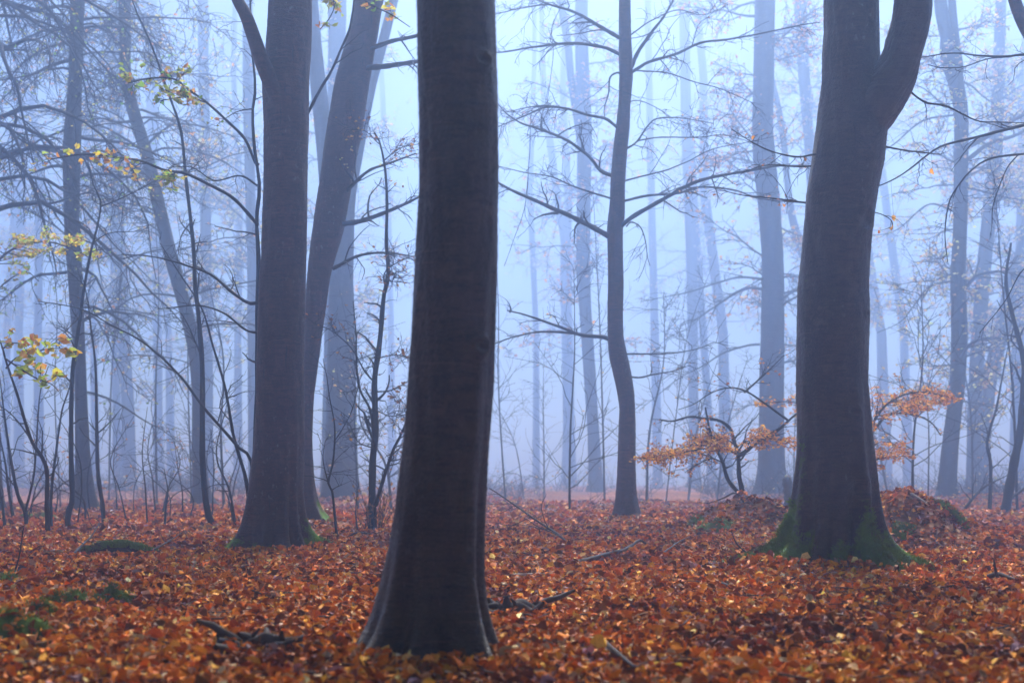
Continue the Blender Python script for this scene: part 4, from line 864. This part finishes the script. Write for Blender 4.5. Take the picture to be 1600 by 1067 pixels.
stick('dark dead branch lying left of the mossy roots of the forked trunk', [(1068, 888), (1090, 898), (1112, 905), (1140, 916)], ground_d(890), ground_d(916), .02, 508, tw=5)
stick('long grey stick lying in front of the mossy roots of the forked trunk', [(1240, 914), (1280, 919), (1320, 916), (1364, 919)], ground_d(917), ground_d(920), .016, 509, tw=3)
stick('dark crooked stick half buried in the foreground leaves at the right', [(1422, 962), (1440, 948), (1458, 934)], ground_d(963), ground_d(936), .016, 510, tw=3)
stick('thin twig arching out of the leaves at the foot of the left leaf mound', [(1175, 868), (1160, 858), (1149, 845), (1143, 830)], ground_d(868), ground_d(868), .010, 511, tw=2)
stick('pale snapped branch on the crest of the right leaf mound', [(1424, 771), (1436, 778), (1449, 786)], 17.6, 17.4, .018, 512, mat=M_PALEWOOD, tw=0)
stick('tangle of dead twigs beside the mossy log at the left', [(112, 868), (130, 850), (145, 835), (156, 815)], ground_d(869), 15.6, .014, 513, tw=8, tl=(.2, .6))
stick('spindly dead branch right of the mossy log at the left', [(236, 860), (262, 846), (290, 828)], ground_d(861), 16.6, .012, 514, tw=6, tl=(.2, .5))
stick('thin upright dead stem at the left border of the floor', [(20, 903), (30, 870), (34, 845), (37, 824)], ground_d(905), ground_d(905), .009, 515, tw=4)
stick('low dead branch in the leaves between the slender tree and the left leaf mound', [(1030, 868), (1055, 850), (1080, 838)], ground_d(870), ground_d(848), .012, 516, tw=5)
stick('dead branch in the leaves between the broad left trunk and the bushy sapling', [(545, 838), (560, 832), (600, 836)], ground_d(840), ground_d(838), .014, 517, tw=4)

def dome(name, px, py, w, h, dep, seed, mat, dz=-.02, rough=.25, res=40, parent=None, label=None, cat=None, d=None):
    """lumpy mound: w, dep half-sizes and h height in metres"""
    rg = np.random.default_rng(seed); d = d or ground_d(py); c = P(px, py, d); c[2] = float(gh(c[0], c[1]))
    u = np.linspace(0, 2 * math.pi, res, endpoint=False); v = np.linspace(0, 1, 14)
    U, Vv = np.meshgrid(u, v); ph = rg.uniform(0, 6.28, 6)
    k = 1 + rough * (np.sin(2 * U + ph[0]) * .5 + np.sin(3 * U + ph[1]) * .4 + np.sin(7 * U + ph[2] + 4 * Vv) * .25)
    r = np.sin(Vv * math.pi / 2) ** .9 * k
    X = c[0] + r * w * np.cos(U); Y = c[1] + r * dep * np.sin(U)
    Z = gh(X, Y) + dz + h * np.cos(Vv * math.pi / 2) ** .8 * (1 + rough * (np.sin(5 * X / w + ph[3]) * .5 + np.sin(6 * Y / dep + ph[4]) * .5)) - .03 * Vv
    i = np.arange(13)[:, None] * res; kk = np.arange(res)[None]; k2 = (kk + 1) % res
    f = np.stack([i + kk, i + res + kk, i + res + k2, i + k2], -1).reshape(-1, 4)
    Vx = np.stack([X, Y, Z], -1).reshape(-1, 3)
    o = mesh_obj(name, Vx, [f], mat, loc=c)
    tag(o, label, cat)
    return o, c, Vx
def moss_clump(label, px, py, w, h, dep, seed, d=None, n=900, name='moss_clump'):
    o, c, Vx = dome(name, px, py, w * 1.15, h, dep, seed, M_MOSS, dz=.015, rough=.4, label=label, cat='moss', d=d)
    rg = np.random.default_rng(seed + 1); i = rg.integers(0, len(Vx), n)
    p = Vx[i] + rg.normal(0, .012, (n, 3)); mb = MB()
    tip = p + np.stack([rg.normal(0, .012, n), rg.normal(0, .012, n), rg.uniform(.008, .03, n)], 1)
    mb.tubes(np.stack([p, (p + tip) / 2, tip], 1), np.tile(np.array([.0035, .003, .001]), (n, 1)), 3)
    mb.build('moss_fronds', M_MOSS, o, c)
    i = rg.integers(0, len(Vx), 34); lb = MB(); lb.leaves(Vx[i] + np.array([0, 0, .015]), .06 * rg.uniform(.6, 1.3, 34), rg, leaf_cols(rg, 34), flat=.5, curl=.35)
    lb.build('leaves', M_LITTER, o, c, smooth=False)
moss_clump('bright green moss cushion in the bottom left corner', 22, 1000, .13, .10, .13, 600)
moss_clump('small moss cushion at the left border above the corner one', 8, 918, .10, .06, .10, 601)
moss_clump('dark moss patch left of centre in the left foreground pair', 112, 945, .11, .06, .10, 602)
moss_clump('moss patch with a bright top, right one of the left foreground pair', 178, 938, .10, .07, .10, 603)
moss_clump('moss streak behind the corner cushion, partly under leaves', 62, 978, .06, .04, .06, 604)
moss_clump('moss patch low on the left face of the left leaf mound', 1120, 826, .20, .07, .18, 605, d=19.2)
moss_clump('moss patch high on the left face of the left leaf mound', 1088, 812, .12, .07, .14, 606, d=19.9)
moss_clump('moss patch on the right shoulder of the right leaf mound', 1470, 808, .12, .07, .18, 607, d=17.8)
moss_clump('moss cushion at the right foot of the right leaf mound', 1495, 832, .11, .07, .14, 608, d=17.4)
moss_clump('moss patch at the base of the right leaf mound', 1412, 842, .13, .06, .11, 609, d=17.1)
moss_clump('faint distant moss cushion among the stems of the left thicket', 66, 806, .30, .12, .25, 610, d=25)

# mossy log
x, y = P(180, 862, 15.6)[:2]; z = float(gh(x, y))
LG = thing('mossy_log', 'low log covered in bright green moss left of the broad left trunk', 'log', (x, y, z))
p = spline(path_px([(125, 866, 3), (145, 860, 5), (170, 856, 7), (200, 856, 7), (222, 860, 5), (242, 864, 3)], 15.6, 15.6), 30)
mb = MB(); mb.tubes(p[None, :, :3], p[None, :, 3] * 1.1, 14); mb.build('stem', M_WOOD, LG, LG.location)
rg = np.random.default_rng(3); n = 2600; i = rg.integers(0, 30, n); a = rg.uniform(0.1, 3.0, n)
keep = (np.sin(i * .9) + rg.normal(0, .5, n)) > -.3; i, a = i[keep], a[keep]; n = len(i)
pc = p[i, :3] + np.stack([rg.normal(0, .02, n), -np.cos(a) * p[i, 3] * 1.12, np.sin(a) * p[i, 3] * 1.12], 1)
tip = pc + np.stack([rg.normal(0, .015, n), -np.cos(a) * .02, np.sin(a) * .03 + .008], 1)
mb = MB(); mb.tubes(np.stack([pc, (pc + tip) / 2, tip], 1), np.tile([.008, .006, .002], (n, 1)), 3); mb.build('moss', M_MOSS, LG, LG.location)

def rotten(label, px, py, w, h, seed, n=26):
    rg = np.random.default_rng(seed); d = ground_d(py); c = P(px, py, d); c[2] = float(gh(c[0], c[1]))
    o = thing('rotten_stump', label, 'stump', c)
    mb = MB()
    st = c + np.stack([rg.uniform(-1, 1, n) * w, rg.normal(0, w * .3, n), np.full(n, -.04)], 1)
    hh = h * (1 - .6 * np.abs(st[:, 0] - c[0]) / w) * rg.uniform(.4, 1.1, n) + .05
    dv = np.stack([rg.normal(0, 1.0, n) * hh, rg.normal(0, .8, n) * hh, hh * rg.uniform(.25, .9, n)], 1); tt = np.linspace(0, 1, 6)[None, :, None]
    pp = st[:, None] + dv[:, None] * tt + rg.normal(0, .008, (n, 6, 3))
    mb.tubes(pp, rg.uniform(.014, .036, (n, 1)) * np.array([[1.2, 1.15, 1.1, 1.0, .85, .45]]), 6); mb.build('splinters', M_WOOD, o, c)
    dm, _, _ = dome('stump_base', px, py, w * .95, h * .55, w * .45, seed + 1, M_WOOD, rough=.35, label='x', cat='x')
    del dm['label']; del dm['category']
    dm.parent = o; dm.location = (0, 0, 0)
rotten('rotten splintered stump in the leaves just right of the nearest trunk', 806, 938, .20, .17, 700, 34)
rotten('dark crumbling stump in the leaves left of the nearest trunk', 405, 1012, .17, .17, 702, 32)
rotten('small dark stump remnant close to the left root of the nearest trunk', 508, 1010, .07, .08, 704, n=12)
x, y = (1233 - 800) * 33 / F, 33
ST = thing('tree_stump', 'short dark broken stump beside the thick straight blue-grey trunk', 'stump', (x, y, float(gh(x, y))))
p = spline(path_px([(1234, 790, 9), (1233, 775, 8.5), (1231, 760, 8), (1229, 748, 7), (1228, 744, 2)], 33, 33), 14)
mb = MB(); mb.tubes(p[None, :, :3], p[None, :, 3] * (1 + .12 * np.sin(np.arange(14) * 2.1)), 12); mb.build('trunk', M_FAR, ST, ST.location)

def build_undergrowth():
    rg = np.random.default_rng(55); n = 330
    y = rg.uniform(44, 115, n); x = rg.uniform(-1, 1, n) * (.38 * y); gap = (np.abs(x / y * F + 800 - 930) < 120) & (rg.random(n) < .6); x, y = x[~gap], y[~gap]; n = len(x)
    k = 9
    st = np.repeat(np.stack([x, y, gh(x, y) - .05], 1), k, 0) + rg.normal(0, .25, (n * k, 3)) * np.array([1, 1, 0])
    dv = np.stack([rg.normal(0, .55, n * k), rg.normal(0, .5, n * k), np.ones(n * k)], 1) * (rg.uniform(.3, 1.9, (n * k, 1)) * np.repeat(rg.uniform(.4, 1.2, n), k)[:, None])
    tt = np.linspace(0, 1, 6)[None, :, None]
    A = st[:, None] + dv[:, None] * tt + rg.normal(0, .05, (n * k, 6, 3)) * tt; A[:, :, 2] -= (tt[..., 0] ** 2) * .25
    RA = (.00022 * st[:, 1:2] + .002) * np.linspace(1, .4, 6)[None]
    mb = MB(); mb.tubes(A, RA, 3)
    B, RB = spawn(A, RA, 4, rg, (.2, .8), rmin=.008, flat=.5, wig=.2, n=4); mb.tubes(B, RB, 3)
    o = mb.build('undergrowth', M_TWIG); o['kind'] = 'stuff'; o['label'] = 'thin bare undergrowth dissolving into the fog'
    lb = MB(); q_ = along(B, 1, rg, .2); q_ = q_[rg.random(len(q_)) < .10]
    lb.leaves(q_, .002 * q_[:, 1] + .02, rg, leaf_cols(rg, len(q_), np.vstack([ORAN, PALE]), EQ), flat=.5); lf = lb.build('leaves', M_LEAF, o, smooth=False)
build_undergrowth()

def build_debris():
    rg = np.random.default_rng(21); n = 420; mb = MB()
    y = rg.uniform(5.2, 24, n) ; x = rg.uniform(-1, 1, n) * (.38 * y + .4)
    a = rg.uniform(0, 6.28, n); L = rg.uniform(.04, .22, n)
    t = np.linspace(-.5, .5, 5)[None]
    X = x[:, None] + np.cos(a)[:, None] * t * L[:, None] + rg.normal(0, .006, (n, 5)); Y = y[:, None] + np.sin(a)[:, None] * t * L[:, None] + rg.normal(0, .006, (n, 5))
    Z = gh(X, Y) + .035 + rg.normal(0, .15, (n, 1)) * t * L[:, None] + rg.uniform(0, .02, (n, 1))
    mb.tubes(np.stack([X, Y, Z], -1), rg.uniform(.0025, .007, (n, 1)) * np.array([[1, 1, .9, .8, .5]]), 5)
    o = mb.build('twig_debris', M_WOOD); o['kind'] = 'stuff'; o['label'] = 'scatter of small dead twigs among the fallen leaves'
build_debris()

# --- haze: one even box of fog round everything
def build_haze():
    x0, x1, y0, y1, z0, z1 = -97, 97, -14, 167, -3.6, 35
    V = [(x, y, z) for z in (z0, z1) for y in (y0, y1) for x in (x0, x1)]
    Fq = [(0, 2, 3, 1), (4, 5, 7, 6), (0, 1, 5, 4), (2, 6, 7, 3), (0, 4, 6, 2), (1, 3, 7, 5)]
    m = bpy.data.materials.new('haze'); m.use_nodes = True; t = m.node_tree
    t.nodes.remove(t.nodes['Principled BSDF'])
    v = t.nodes.new('ShaderNodeVolumePrincipled'); v.inputs['Color'].default_value = (*HAZE_COL, 1)
    v.inputs['Density'].default_value = HAZE_DENSITY; v.inputs['Anisotropy'].default_value = HAZE_G
    t.links.new(v.outputs[0], t.nodes['Material Output'].inputs['Volume'])
    o = mesh_obj('haze', V, [np.array(Fq)], m, smooth=False); o['kind'] = 'stuff'
    o['label'] = 'blue-white morning fog hanging through the whole wood'
build_haze()
